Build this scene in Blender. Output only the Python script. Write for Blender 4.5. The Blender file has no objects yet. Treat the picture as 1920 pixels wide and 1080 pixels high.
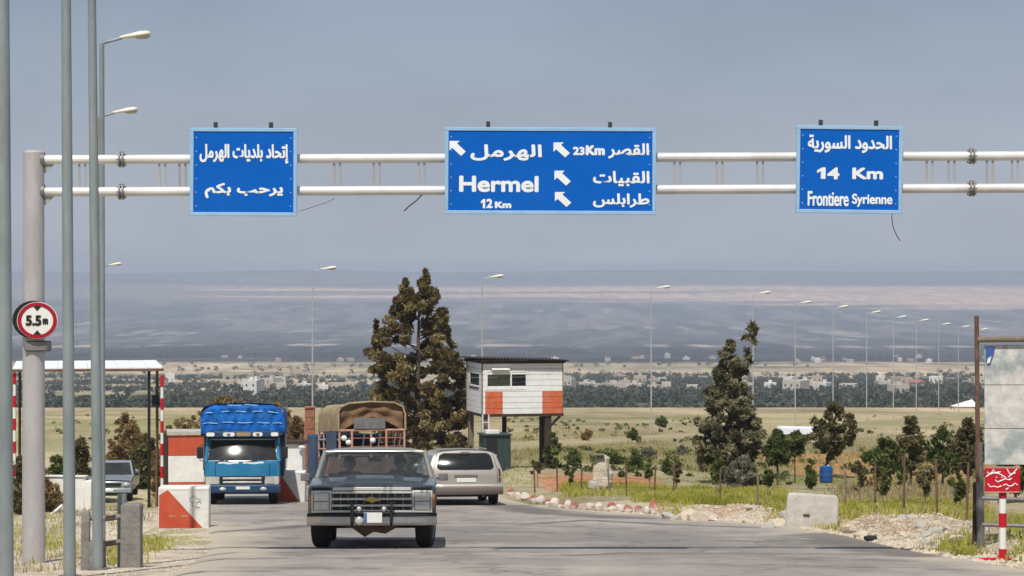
import bpy, math, random
import numpy as np
from mathutils import Vector, Matrix

# ------------------------------------------------------------------ camera, sky, sun, exposure
sc = bpy.context.scene
C = sc.collection
F = 5000.0           # focal length in pixels of a 1920 wide picture
HZ = 500.0           # row of the eye level
cd = bpy.data.cameras.new('camera')
cam = bpy.data.objects.new('camera', cd)
C.objects.link(cam)
cam.location = (0, 0, 0)
cam.rotation_euler = (math.pi / 2, 0, 0)
cd.sensor_width = 36.0
cd.lens = 36.0 * F / 1920
cd.shift_y = (HZ - 540) / 1920
cd.clip_start = 0.5
cd.clip_end = 30000
sc.camera = cam

SUN_EL, SUN_AZ = math.radians(57), math.radians(191)     # azimuth clockwise from +Y: high, behind the camera and a little left
sdir = Vector((math.sin(SUN_AZ) * math.cos(SUN_EL), math.cos(SUN_AZ) * math.cos(SUN_EL), math.sin(SUN_EL)))
w = bpy.data.worlds.new('World'); sc.world = w; w.use_nodes = True
nt = w.node_tree; nt.nodes.clear()
N = nt.nodes.new; L = nt.links.new
out = N('ShaderNodeOutputWorld'); bg = N('ShaderNodeBackground'); bg.inputs['Strength'].default_value = 0.1
sky = N('ShaderNodeTexSky'); sky.sky_type = 'NISHITA'; sky.sun_disc = False
sky.sun_elevation = SUN_EL; sky.sun_rotation = SUN_AZ; sky.dust_density = 2.0; sky.altitude = 600
tc = N('ShaderNodeTexCoord'); mp = N('ShaderNodeMapping'); mp.inputs['Scale'].default_value = (2.2, 2.2, 6.5)
ns = N('ShaderNodeTexNoise'); ns.inputs['Scale'].default_value = 3.4; ns.inputs['Detail'].default_value = 4; ns.inputs['Roughness'].default_value = 0.5
cr = N('ShaderNodeMapRange'); cr.inputs['From Min'].default_value = 0.36; cr.inputs['From Max'].default_value = 0.64; cr.inputs['To Min'].default_value = 0.95; cr.inputs['To Max'].default_value = 1.07
sx_ = N('ShaderNodeSeparateXYZ'); gr = N('ShaderNodeValToRGB'); e = gr.color_ramp.elements      # high thin overcast, paler towards the horizon
e[0].position = 0.0; e[0].color = (4.05, 4.45, 5.2, 1); e[1].position = 0.12; e[1].color = (2.7, 3.38, 4.4, 1)
q_ = e.new(0.045); q_.color = (3.75, 4.2, 5.05, 1); q_ = e.new(1.0); q_.color = (3.1, 3.6, 4.4, 1)
cm = N('ShaderNodeVectorMath'); cm.operation = 'SCALE'
mx = N('ShaderNodeMix'); mx.data_type = 'RGBA'; mx.inputs[0].default_value = 0.93
L(tc.outputs['Generated'], mp.inputs['Vector']); L(mp.outputs['Vector'], ns.inputs['Vector']); L(tc.outputs['Generated'], sx_.inputs[0]); L(sx_.outputs['Z'], gr.inputs['Fac'])
L(ns.outputs['Fac'], cr.inputs['Value']); L(gr.outputs['Color'], cm.inputs[0]); L(cr.outputs['Result'], cm.inputs['Scale']); L(sky.outputs['Color'], mx.inputs[6]); L(cm.outputs[0], mx.inputs[7])
L(mx.outputs[2], bg.inputs['Color']); L(bg.outputs['Background'], out.inputs['Surface'])
sl = bpy.data.lights.new('sun', 'SUN'); sl.energy = 4.2; sl.angle = math.radians(0.6); sl.color = (1.0, 0.95, 0.87)
so = bpy.data.objects.new('sun', sl); C.objects.link(so)
so.rotation_euler = sdir.to_track_quat('Z', 'Y').to_euler()
so.location = (0, 0, 50)
vs = sc.view_settings
vs.view_transform = 'Standard'; vs.look = 'None'; vs.exposure = 0.0; vs.gamma = 1.0; vs.use_curve_mapping = False
sc.cycles.max_bounces = 8
sc.cycles.transparent_max_bounces = 24
sc.cycles.caustics_reflective = False; sc.cycles.caustics_refractive = False

R = random.Random(7)
rng = np.random.default_rng(11)
PI = math.pi

# ------------------------------------------------------------------ materials
def _base(name):
    m = bpy.data.materials.new(name); m.use_nodes = True
    n = m.node_tree.nodes; return m, n, m.node_tree.links, n['Principled BSDF']

def mat(name, col, rough=0.7, metal=0.0, var=0.25, scale=3.0, bump=0.0, bscale=None, dirt=None, dirt_amt=0.5, coat=0.0, stretch=(1, 1, 1), spec=0.4):
    """principled with two octaves of noise in the colour, optional blotches of dirt and bump"""
    m, n, l, p = _base(name)
    tcn = n.new('ShaderNodeTexCoord'); mpn = n.new('ShaderNodeMapping'); mpn.inputs['Scale'].default_value = stretch
    l.new(tcn.outputs['Object'], mpn.inputs['Vector'])
    nz = n.new('ShaderNodeTexNoise'); nz.inputs['Scale'].default_value = scale; nz.inputs['Detail'].default_value = 6; nz.inputs['Roughness'].default_value = 0.65
    l.new(mpn.outputs['Vector'], nz.inputs['Vector'])
    ramp = n.new('ShaderNodeValToRGB'); el = ramp.color_ramp.elements
    lo = [max(0, c * (1 - var)) for c in col]; hi = [min(1, c * (1 + var)) for c in col]
    el[0].position = 0.3; el[0].color = (*lo, 1); el[1].position = 0.7; el[1].color = (*hi, 1)
    l.new(nz.outputs['Fac'], ramp.inputs['Fac'])
    colour = ramp.outputs['Color']
    if dirt:
        n2 = n.new('ShaderNodeTexNoise'); n2.inputs['Scale'].default_value = scale * 0.6; n2.inputs['Detail'].default_value = 8; n2.inputs['Roughness'].default_value = 0.75
        l.new(mpn.outputs['Vector'], n2.inputs['Vector'])
        mr = n.new('ShaderNodeMapRange'); mr.inputs['From Min'].default_value = 0.48; mr.inputs['From Max'].default_value = 0.72; mr.inputs['To Max'].default_value = dirt_amt
        l.new(n2.outputs['Fac'], mr.inputs['Value'])
        mm = n.new('ShaderNodeMix'); mm.data_type = 'RGBA'; mm.inputs[7].default_value = (*dirt, 1)
        l.new(mr.outputs['Result'], mm.inputs[0]); l.new(colour, mm.inputs[6]); colour = mm.outputs[2]
    l.new(colour, p.inputs['Base Color'])
    p.inputs['Roughness'].default_value = rough; p.inputs['Metallic'].default_value = metal
    p.inputs['Specular IOR Level'].default_value = spec
    if coat: p.inputs['Coat Weight'].default_value = coat; p.inputs['Coat Roughness'].default_value = 0.08
    if bump:
        b = n.new('ShaderNodeBump'); b.inputs['Strength'].default_value = bump; b.inputs['Distance'].default_value = 0.05
        nb = n.new('ShaderNodeTexNoise'); nb.inputs['Scale'].default_value = bscale or scale * 4; nb.inputs['Detail'].default_value = 5
        l.new(mpn.outputs['Vector'], nb.inputs['Vector']); l.new(nb.outputs['Fac'], b.inputs['Height']); l.new(b.outputs['Normal'], p.inputs['Normal'])
    return m

def leafmat(name, cols, trans=0.25):
    m = bpy.data.materials.new(name); m.use_nodes = True
    n = m.node_tree.nodes; l = m.node_tree.links; n.clear()
    o = n.new('ShaderNodeOutputMaterial'); g = n.new('ShaderNodeNewGeometry'); ramp = n.new('ShaderNodeValToRGB')
    el = ramp.color_ramp.elements
    for i, c in enumerate(cols):
        pos = i / (len(cols) - 1)
        if i < 2: el[i].position = pos if i == 0 else 1; el[i].color = (*c, 1)
    el[0].position = 0; el[0].color = (*cols[0], 1); el[1].position = 1; el[1].color = (*cols[-1], 1)
    for i in range(1, len(cols) - 1):
        q = el.new(i / (len(cols) - 1)); q.color = (*cols[i], 1)
    ta = n.new('ShaderNodeAttribute'); ta.attribute_name = 'tone'
    m1 = n.new('ShaderNodeMath'); m1.operation = 'MULTIPLY'; m1.inputs[1].default_value = .42; l.new(g.outputs['Random Per Island'], m1.inputs[0])
    m2 = n.new('ShaderNodeMath'); m2.operation = 'MULTIPLY_ADD'; m2.inputs[1].default_value = .62; l.new(ta.outputs['Fac'], m2.inputs[0]); l.new(m1.outputs[0], m2.inputs[2])
    l.new(m2.outputs[0], ramp.inputs['Fac'])
    d = n.new('ShaderNodeBsdfDiffuse'); t = n.new('ShaderNodeBsdfTranslucent'); mixn = n.new('ShaderNodeMixShader'); mixn.inputs[0].default_value = trans
    l.new(ramp.outputs['Color'], d.inputs['Color']); l.new(ramp.outputs['Color'], t.inputs['Color'])
    l.new(d.outputs[0], mixn.inputs[1]); l.new(t.outputs[0], mixn.inputs[2]); l.new(mixn.outputs[0], o.inputs['Surface'])
    return m

def glassmat(name, tint, rough=0.03, clear=0.6):
    m = bpy.data.materials.new(name); m.use_nodes = True
    n = m.node_tree.nodes; l = m.node_tree.links; n.clear()
    o = n.new('ShaderNodeOutputMaterial'); fr = n.new('ShaderNodeFresnel'); fr.inputs['IOR'].default_value = 1.75
    gl = n.new('ShaderNodeBsdfGlossy'); gl.inputs['Roughness'].default_value = rough
    tr = n.new('ShaderNodeBsdfTransparent'); tr.inputs['Color'].default_value = (*tint, 1)
    df = n.new('ShaderNodeBsdfDiffuse'); df.inputs['Color'].default_value = (0.25, 0.24, 0.22, 1)
    m0 = n.new('ShaderNodeMixShader'); m0.inputs[0].default_value = 1 - clear
    m1 = n.new('ShaderNodeMixShader')
    nz = n.new('ShaderNodeTexNoise'); nz.inputs['Scale'].default_value = 6; tcn = n.new('ShaderNodeTexCoord'); l.new(tcn.outputs['Object'], nz.inputs['Vector'])
    mu = n.new('ShaderNodeMath'); mu.operation = 'MULTIPLY'; mu.inputs[1].default_value = 2 * (1 - clear); l.new(nz.outputs['Fac'], mu.inputs[0]); l.new(mu.outputs[0], m0.inputs[0])
    l.new(tr.outputs[0], m0.inputs[1]); l.new(df.outputs[0], m0.inputs[2])
    l.new(fr.outputs[0], m1.inputs[0]); l.new(m0.outputs[0], m1.inputs[1]); l.new(gl.outputs[0], m1.inputs[2]); l.new(m1.outputs[0], o.inputs['Surface'])
    return m

M = {}
M['galv'] = mat('galvanised steel', (0.27, 0.31, 0.315), 0.5, 0.25, 0.22, 3.5, dirt=(0.15, 0.145, 0.125), dirt_amt=0.6, bump=.08, stretch=(1, 1, 0.25))
M['galv_light'] = mat('pale galvanised steel', (0.47, 0.45, 0.46), 0.5, 0.2, 0.12, 3.0, dirt=(0.32, 0.25, 0.20), dirt_amt=0.6, bump=.08, stretch=(1, 1, 0.3))
M['bar_white'] = mat('pale painted tube', (0.70, 0.685, 0.67), 0.45, 0.1, 0.1, 1.5, dirt=(0.42, 0.36, 0.31), dirt_amt=0.55)
M['dark_steel'] = mat('dark steel', (0.06, 0.06, 0.065), 0.55, 0.4, 0.3, 5)
M['mid_steel'] = mat('dull steel', (0.2, 0.19, 0.19), 0.55, 0.4, 0.3, 5)
M['lamp_shell'] = mat('cream lamp shell', (0.72, 0.69, 0.6), 0.45, 0, 0.1, 3)
M['lamp_glass'] = mat('lamp bowl', (0.5, 0.48, 0.38), 0.2, 0, 0.1, 3)
M['sign_blue'] = mat('blue reflective sheet', (0.0, 0.108, 0.49), 0.6, 0, 0.10, 1.2, dirt=(0.01, 0.10, 0.36), dirt_amt=0.45, spec=0.12)
M['sign_edge'] = mat('pale blue sign frame', (0.30, 0.48, 0.68), 0.5, 0, 0.1, 3, spec=0.2)
M['sign_text'] = mat('white reflective lettering', (0.80, 0.84, 0.86), 0.4, 0, 0.05, 4)
M['sign_red'] = mat('red sign paint', (0.52, 0.006, 0.02), 0.45, 0, 0.15, 4)
M['sign_red_dark'] = mat('deep red ring', (0.33, 0.006, 0.02), 0.4, 0, 0.1, 4)
M['white'] = mat('white paint', (0.78, 0.77, 0.74), 0.6, 0, 0.06, 3, dirt=(0.5, 0.45, 0.38), dirt_amt=0.45)
M['white_worn'] = mat('worn white paint', (0.72, 0.71, 0.68), 0.75, 0, 0.08, 3, bump=0.15, dirt=(0.42, 0.37, 0.31), dirt_amt=0.7)
M['red'] = mat('red oxide paint', (0.50, 0.075, 0.03), 0.7, 0, 0.18, 3, bump=0.1, dirt=(0.40, 0.2, 0.13), dirt_amt=0.5)
M['stone_red'] = mat('faded red stone paint', (0.36, 0.12, 0.09), 0.9, 0, 0.25, 8, dirt=(0.6, 0.5, 0.45), dirt_amt=0.8)
M['stone_white'] = mat('dusty whitewash', (0.62, 0.56, 0.50), 0.9, 0, 0.15, 6, bump=.3, dirt=(0.42, 0.26, 0.2), dirt_amt=0.7)
M['orange'] = mat('orange red board paint', (0.60, 0.125, 0.045), 0.75, 0, 0.2, 4, bump=.2, dirt=(0.55, 0.30, 0.2), dirt_amt=0.8)
M['rust'] = mat('rust', (0.30, 0.11, 0.06), 0.8, 0, 0.35, 6, dirt=(0.42, 0.25, 0.17), dirt_amt=0.6)
M['rust_dark'] = mat('dark rust', (0.14, 0.075, 0.05), 0.8, 0, 0.35, 6, dirt=(0.25, 0.16, 0.1), dirt_amt=0.6)
M['rail_pink'] = mat('faded red rails', (0.50, 0.27, 0.2), 0.7, 0, 0.25, 8, dirt=(0.3, 0.13, 0.08), dirt_amt=0.7)
M['black'] = mat('matt black', (0.012, 0.012, 0.012), 0.7, 0, 0.3, 5)
M['rubber'] = mat('dusty rubber', (0.018, 0.017, 0.016), 0.85, 0, 0.3, 6, bump=0.1)
M['chrome'] = mat('tired chrome', (0.46, 0.45, 0.43), 0.28, 0.85, 0.15, 6, dirt=(0.35, 0.31, 0.26), dirt_amt=0.5)
M['trim'] = mat('silver trim', (0.60, 0.59, 0.54), 0.4, 0.3, 0.15, 6, dirt=(0.35, 0.31, 0.26), dirt_amt=0.4)
M['navy'] = mat('weathered navy car paint', (0.062, 0.074, 0.088), 0.3, 0.1, 0.4, 2.2, dirt=(0.26, 0.26, 0.25), dirt_amt=0.65, coat=0.9)
M['grey_paint'] = mat('faded grey car paint', (0.21, 0.21, 0.195), 0.5, 0, 0.2, 2.5, dirt=(0.3, 0.27, 0.22), dirt_amt=0.5)
M['champagne'] = mat('champagne car paint', (0.42, 0.385, 0.345), 0.38, 0.25, 0.08, 1.5, dirt=(0.36, 0.31, 0.26), dirt_amt=0.5, coat=0.4)
M['champ_dark'] = mat('brown grey bumper plastic', (0.16, 0.135, 0.115), 0.6, 0, 0.15, 3)
M['blue_cab'] = mat('blue truck paint', (0.012, 0.185, 0.37), 0.33, 0.05, 0.15, 2, dirt=(0.10, 0.2, 0.28), dirt_amt=0.5, coat=0.5)
M['blue_dark'] = mat('dark blue bumper', (0.01, 0.05, 0.12), 0.45, 0, 0.2, 3, dirt=(0.1, 0.12, 0.14), dirt_amt=0.4)
M['blue_tarp'] = mat('blue tarpaulin', (0.004, 0.10, 0.40), 0.65, 0, 0.5, 2.5, bump=0.7, bscale=9, dirt=(0.05, 0.24, 0.55), dirt_amt=0.65, spec=0.15)
M['highlight_blue'] = mat('pale blue highlight', (0.20, 0.42, 0.74), 0.5, 0, 0.3, 6)  # colour of the painted highlights on the tarpaulin
M['tan_canvas'] = mat('tan canvas', (0.30, 0.225, 0.125), 0.9, 0, 0.3, 3, bump=0.6, bscale=6, dirt=(0.42, 0.33, 0.22), dirt_amt=0.8)
M['olive_canvas'] = mat('brown canvas', (0.17, 0.10, 0.05), 0.9, 0, 0.4, 5, bump=0.3, bscale=8, dirt=(0.12, 0.055, 0.03), dirt_amt=0.8)
M['silver_car'] = mat('silver blue car paint', (0.30, 0.34, 0.38), 0.35, 0.3, 0.08, 2, dirt=(0.4, 0.36, 0.3), dirt_amt=0.4, coat=0.4)
M['lens'] = mat('headlamp glass', (0.55, 0.55, 0.52), 0.15, 0.3, 0.2, 12)
M['lens_red'] = mat('tail lamp', (0.10, 0.02, 0.015), 0.25, 0, 0.2, 8)
M['amber'] = mat('amber lens', (0.5, 0.2, 0.05), 0.25, 0, 0.2, 8)
M['plate'] = mat('number plate', (0.72, 0.72, 0.70), 0.5, 0, 0.08, 9)
M['plate_blue'] = mat('plate blue', (0.05, 0.12, 0.35), 0.5, 0, 0.1, 9)
M['gold'] = mat('gold emblem', (0.50, 0.38, 0.12), 0.35, 0.6, 0.2, 9)
M['glass'] = glassmat('clear windscreen', (0.66, 0.76, 0.80), 0.04, 0.94)
M['glass_dark'] = glassmat('dark window', (0.03, 0.035, 0.045), 0.11, 0.97)
M['glass_teal'] = glassmat('tinted windscreen', (0.16, 0.30, 0.30), 0.12, 0.90)
M['interior'] = mat('dark upholstery', (0.035, 0.033, 0.035), 0.85, 0, 0.3, 6)
M['concrete'] = mat('pale concrete', (0.46, 0.43, 0.39), 0.9, 0, 0.15, 4, bump=0.4, bscale=14, dirt=(0.33, 0.29, 0.23), dirt_amt=0.7)
M['concrete_grey'] = mat('grey concrete post', (0.23, 0.215, 0.20), 0.9, 0, 0.2, 5, bump=0.4, bscale=16, dirt=(0.14, 0.12, 0.1), dirt_amt=0.6)
M['rock'] = mat('pale limestone', (0.56, 0.48, 0.38), 0.95, 0, 0.22, 4, bump=0.6, bscale=10, dirt=(0.34, 0.25, 0.17), dirt_amt=0.7)
M['rock_grey'] = mat('grey limestone', (0.42, 0.40, 0.35), 0.95, 0, 0.22, 4, bump=0.6, bscale=10, dirt=(0.28, 0.25, 0.18), dirt_amt=0.7)
M['green_panel'] = mat('dark green sheet', (0.028, 0.05, 0.048), 0.6, 0, 0.2, 4, dirt=(0.06, 0.09, 0.08), dirt_amt=0.4)
M['scribble'] = mat('faded stencil', (0.40, 0.44, 0.41), 0.8, 0, 0.3, 9)
M['wood_dark'] = mat('dark timber', (0.05, 0.03, 0.022), 0.85, 0, 0.35, 5, bump=0.3, stretch=(1, 1, 0.2))
M['wood_grey'] = mat('grey timber', (0.20, 0.155, 0.11), 0.9, 0, 0.35, 5, bump=0.3, stretch=(1, 1, 0.2))
M['board_white'] = mat('white painted board', (0.80, 0.80, 0.79), 0.65, 0, 0.05, 4, bump=0.1, dirt=(0.55, 0.50, 0.43), dirt_amt=0.45)
M['sheet_roof'] = mat('white roof sheet', (0.80, 0.83, 0.86), 0.5, 0, 0.05, 2)
M['bark'] = mat('bark', (0.12, 0.085, 0.06), 0.95, 0, 0.35, 8, bump=0.6, stretch=(1, 1, 0.3))
M['bark_pale'] = mat('pale bark', (0.27, 0.22, 0.17), 0.95, 0, 0.3, 8, bump=0.5, stretch=(1, 1, 0.3))
M['skin'] = mat('skin', (0.38, 0.22, 0.15), 0.6, 0, 0.08, 9)
M['cloth_maroon'] = mat('maroon cloth', (0.10, 0.02, 0.03), 0.9, 0, 0.25, 9)
M['cloth_pale'] = mat('pale cloth', (0.55, 0.53, 0.5), 0.9, 0, 0.1, 9)
M['hair'] = mat('black hair', (0.01, 0.009, 0.009), 0.6, 0, 0.3, 20)
M['cable'] = mat('black cable', (0.03, 0.03, 0.03), 0.7, 0, 0.2, 9)
M['barrel_blue'] = mat('blue plastic', (0.015, 0.09, 0.30), 0.45, 0, 0.15, 4)
M['house1'] = mat('pale rendered wall', (0.52, 0.47, 0.40), 0.9, 0, 0.1, 0.2)
M['house2'] = mat('cream stone wall', (0.48, 0.39, 0.30), 0.9, 0, 0.1, 0.2)
M['house3'] = mat('whitewashed wall', (0.66, 0.64, 0.60), 0.9, 0, 0.06, 0.2)
M['roof_red'] = mat('red tile roof', (0.38, 0.15, 0.09), 0.9, 0, 0.15, 0.3)
LM = {}
LM['casuarina'] = leafmat('olive brown foliage', [(0.035, 0.026, 0.014), (0.105, 0.076, 0.033), (0.215, 0.165, 0.070), (0.40, 0.325, 0.148)], 0.3)
LM['pine'] = leafmat('grey green needles', [(0.035, 0.042, 0.022), (0.11, 0.112, 0.058), (0.22, 0.20, 0.115), (0.39, 0.345, 0.225)], 0.25)
LM['green'] = leafmat('dark green leaves', [(0.03, 0.045, 0.014), (0.075, 0.10, 0.028), (0.14, 0.17, 0.05), (0.25, 0.26, 0.10)], 0.35)
LM['brown'] = leafmat('brown scrub', [(0.12, 0.075, 0.035), (0.20, 0.13, 0.055), (0.30, 0.20, 0.085), (0.40, 0.29, 0.14)], 0.3)
LM['windswept'] = leafmat('dull dark leaves', [(0.035, 0.038, 0.016), (0.10, 0.092, 0.04), (0.17, 0.145, 0.065), (0.28, 0.23, 0.12)], 0.3)
LM['grey'] = leafmat('grey shrub leaves', [(0.09, 0.09, 0.065), (0.15, 0.145, 0.105), (0.21, 0.20, 0.15), (0.28, 0.26, 0.2)], 0.2)
LM['weed'] = leafmat('yellow green weeds', [(0.21, 0.215, 0.04), (0.34, 0.345, 0.055), (0.47, 0.45, 0.10), (0.60, 0.52, 0.24)], 0.4)
LM['dry'] = leafmat('dry grass', [(0.22, 0.18, 0.08), (0.32, 0.26, 0.13), (0.42, 0.34, 0.18), (0.48, 0.42, 0.26)], 0.3)
LM['far'] = leafmat('far wood foliage', [(0.03, 0.038, 0.03), (0.06, 0.074, 0.053), (0.10, 0.112, 0.075), (0.16, 0.16, 0.105)], 0.2)

# ------------------------------------------------------------------ mesh builder
class MB:
    def __init__(self):
        self.v = []; self.f = []; self.mi = []
    def add(self, vs_, fs_, mi=0):
        b = len(self.v); self.v.extend([tuple(p) for p in vs_])
        self.f.extend([tuple(i + b for i in f) for f in fs_]); self.mi.extend([mi] * len(fs_)); return self
    def box(self, x0, x1, y0, y1, z0, z1, rot=None, mi=0):
        c = Vector(((x0 + x1) / 2, (y0 + y1) / 2, (z0 + z1) / 2)); hx, hy, hz = (x1 - x0) / 2, (y1 - y0) / 2, (z1 - z0) / 2
        vs_ = []
        for sx, sy, sz in ((-1, -1, -1), (1, -1, -1), (1, 1, -1), (-1, 1, -1), (-1, -1, 1), (1, -1, 1), (1, 1, 1), (-1, 1, 1)):
            p = Vector((sx * hx, sy * hy, sz * hz))
            if rot is not None: p = rot @ p
            vs_.append(c + p)
        return self.add(vs_, [(0, 3, 2, 1), (4, 5, 6, 7), (0, 1, 5, 4), (1, 2, 6, 5), (2, 3, 7, 6), (3, 0, 4, 7)], mi)
    def tube(self, pts, rad, n=10, cap=True, mi=0):
        pts = [Vector(p) for p in pts]
        if not hasattr(rad, '__len__'): rad = [rad] * len(pts)
        vs_ = []; fs_ = []
        for i, p in enumerate(pts):
            t = (pts[min(i + 1, len(pts) - 1)] - pts[max(i - 1, 0)]).normalized()
            a = Vector((0, 0, 1)) if abs(t.z) < 0.9 else Vector((1, 0, 0))
            u = t.cross(a).normalized(); q = t.cross(u).normalized()
            for k in range(n):
                th = 2 * PI * k / n
                vs_.append(p + (u * math.cos(th) + q * math.sin(th)) * rad[i])
        for i in range(len(pts) - 1):
            for k in range(n):
                a0 = i * n + k; a1 = i * n + (k + 1) % n
                fs_.append((a0, a0 + n, a1 + n, a1))
        if cap:
            fs_.append(tuple(range(n))); fs_.append(tuple(reversed(range((len(pts) - 1) * n, len(pts) * n))))
        return self.add(vs_, fs_, mi)
    def prism(self, poly, axis, a, b, mi=0):
        """poly: 2d points; axis x: (y,z), axis y: (x,z), axis z: (x,y)"""
        def mk(p, t): return {'x': (t, p[0], p[1]), 'y': (p[0], t, p[1]), 'z': (p[0], p[1], t)}[axis]
        n = len(poly)
        vs_ = [mk(p, a) for p in poly] + [mk(p, b) for p in poly]
        fs_ = [tuple(range(n)), tuple(reversed(range(n, 2 * n)))] + [(i, i + n, (i + 1) % n + n, (i + 1) % n) for i in range(n)]
        return self.add(vs_, fs_, mi)
    def patch(self, fun, nu, nv, mi=0, thick=None):
        vs_ = [fun(i / nu, j / nv) for j in range(nv + 1) for i in range(nu + 1)]
        q = nu + 1
        fs_ = [(j * q + i, j * q + i + 1, (j + 1) * q + i + 1, (j + 1) * q + i) for j in range(nv) for i in range(nu)]
        return self.add(vs_, fs_, mi)
    def loft(self, rings, cap=True, closed=True, mi=0):
        n = len(rings[0]); vs_ = [p for r in rings for p in r]; fs_ = []
        for i in range(len(rings) - 1):
            for k in range(n if closed else n - 1):
                a0 = i * n + k; a1 = i * n + (k + 1) % n
                fs_.append((a0, a1, a1 + n, a0 + n))
        if cap: fs_ += [tuple(reversed(range(n))), tuple(range((len(rings) - 1) * n, len(rings) * n))]
        return self.add(vs_, fs_, mi)
    def ball(self, c, r, n=12, m=8, mi=0, jit=0, rnd=None):
        if not hasattr(r, '__len__'): r = (r, r, r)
        vs_ = [(c[0], c[1], c[2] + r[2])]
        for j in range(1, m):
            for k in range(n):
                a = PI * j / m; b = 2 * PI * k / n; s = 1 + (rnd.uniform(-jit, jit) if jit else 0)
                vs_.append((c[0] + r[0] * s * math.sin(a) * math.cos(b), c[1] + r[1] * s * math.sin(a) * math.sin(b), c[2] + r[2] * s * math.cos(a)))
        vs_.append((c[0], c[1], c[2] - r[2])); fs_ = []
        for k in range(n): fs_.append((0, 1 + k, 1 + (k + 1) % n))
        for j in range(m - 2):
            for k in range(n):
                a0 = 1 + j * n + k; a1 = 1 + j * n + (k + 1) % n
                fs_.append((a0, a0 + n, a1 + n, a1))
        b = 1 + (m - 2) * n
        for k in range(n): fs_.append((len(vs_) - 1, b + (k + 1) % n, b + k))
        return self.add(vs_, fs_, mi)
    def mesh(self, name, mats, smooth=True, angle=35):
        me = bpy.data.meshes.new(name); me.from_pydata(self.v, [], self.f)
        if not isinstance(mats, (list, tuple)): mats = [mats]
        for m in mats: me.materials.append(m)
        if any(self.mi): me.polygons.foreach_set('material_index', self.mi)
        if smooth:
            me.polygons.foreach_set('use_smooth', [True] * len(me.polygons)); me.set_sharp_from_angle(angle=math.radians(angle))
        me.update(); return me
    def build(self, name, mats, parent=None, bevel=0, smooth=True, angle=35):
        o = bpy.data.objects.new(name, self.mesh(name, mats, smooth, angle)); C.objects.link(o)
        if parent: o.parent = parent
        if bevel:
            b = o.modifiers.new('bevel', 'BEVEL'); b.width = bevel; b.segments = 2; b.limit_method = 'ANGLE'; b.angle_limit = math.radians(40)
        return o

def tag(o, label=None, cat=None, group=None, kind=None):
    if label: o['label'] = label
    if cat: o['category'] = cat
    if group: o['group'] = group
    if kind: o['kind'] = kind
    return o
def thing(name, label, cat, loc=(0, 0, 0), rot=(0, 0, 0), group=None):
    o = bpy.data.objects.new(name, None); C.objects.link(o); o.empty_display_size = 0.3
    o.location = loc; o.rotation_euler = rot
    return tag(o, label, cat, group)
def dup(root, loc, rot=None, label=None, scale=None):
    r = root.copy(); C.objects.link(r); r.location = loc
    if rot: r.rotation_euler = rot
    if scale: r.scale = scale
    if label: r['label'] = label
    for ch in list(root.children):
        c = ch.copy(); C.objects.link(c); c.parent = r
        for g in ch.children:
            d = g.copy(); C.objects.link(d); d.parent = c
    return r
def B(name, mats, parent, x0, x1, y0, y1, z0, z1, bevel=0.0, rot=None):
    return MB().box(x0, x1, y0, y1, z0, z1, rot).build(name, mats, parent, bevel)
def px(X, d): return (X - 960) / F * d          # sideways metres of picture column X at distance d

# ------------------------------------------------------------------ terrain
HT = np.array([(-60, 0.4), (-20, 1.0), (0, 1.7), (30, 3.5), (41, 4.37), (54, 5.27), (69, 6.2), (85, 7.05), (104, 8.0), (132, 9.14), (145, 9.6), (165, 10.4), (195, 11.66), (222, 12.8),
               (263, 14.6), (320, 17.2), (420, 22.2), (455, 24.3), (520, 30.5), (600, 33.5), (700, 36.5), (1000, 47), (1500, 64.5), (2000, 75), (2500, 85), (3000, 95), (3600, 103), (4500, 108),
               (5500, 103), (6500, 90), (7400, 74), (8200, 62), (8600, 50), (9000, 24), (9300, 16), (9800, 14), (12300, 30)])
def hbase(d): return np.interp(d, HT[:, 0], HT[:, 1])
def vnoise(x, y, seed=0):
    xi = np.floor(x).astype(np.int64); yi = np.floor(y).astype(np.int64); fx = x - xi; fy = y - yi
    fx = fx * fx * (3 - 2 * fx); fy = fy * fy * (3 - 2 * fy)
    def hsh(a, b):
        h = (a * 374761393 + b * 668265263 + seed * 1274126177) & 0xFFFFFFFF
        h = ((h ^ (h >> 13)) * 1274126177) & 0xFFFFFFFF
        return ((h ^ (h >> 16)) & 0xFFFF) / 65535.0
    return (hsh(xi, yi) * (1 - fx) + hsh(xi + 1, yi) * fx) * (1 - fy) + (hsh(xi, yi + 1) * (1 - fx) + hsh(xi + 1, yi + 1) * fx) * fy
def fbm(x, y, seed=0, o=4):
    s = 0; a = 0.5; t = 0
    for k in range(o):
        s = s + a * vnoise(x * 2 ** k, y * 2 ** k, seed + k); t += a; a *= 0.5
    return s / t
XR = np.array([(-60, 6.4), (30, 6.45), (40, 6.25), (48, 6.15), (54, 5.75), (59.5, 4.1), (63, 2.8), (67, 1.1), (75, -0.1), (95, -1.2), (112, -1.5), (132, -0.5), (145, 6), (165, 17), (195, 29), (222, 38), (263, 51), (330, 70)])
XL = np.array([(-60, -5.0), (22, -3.7), (30, -4.0), (40, -4.7), (45, -5.2), (53, -6.2), (60, -7.8), (69, -8.7), (80, -9.0), (112, -9.6), (132, -9.3), (145, -1.0), (165, 9.4), (195, 21.5), (222, 30), (263, 43), (330, 62)])
def xr(d): return np.interp(d, XR[:, 0], XR[:, 1])
def xl(d): return np.interp(d, XL[:, 0], XL[:, 1])
def sstep(a, b, t):
    u = np.clip((t - a) / (b - a), 0, 1); return u * u * (3 - 2 * u)
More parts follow.
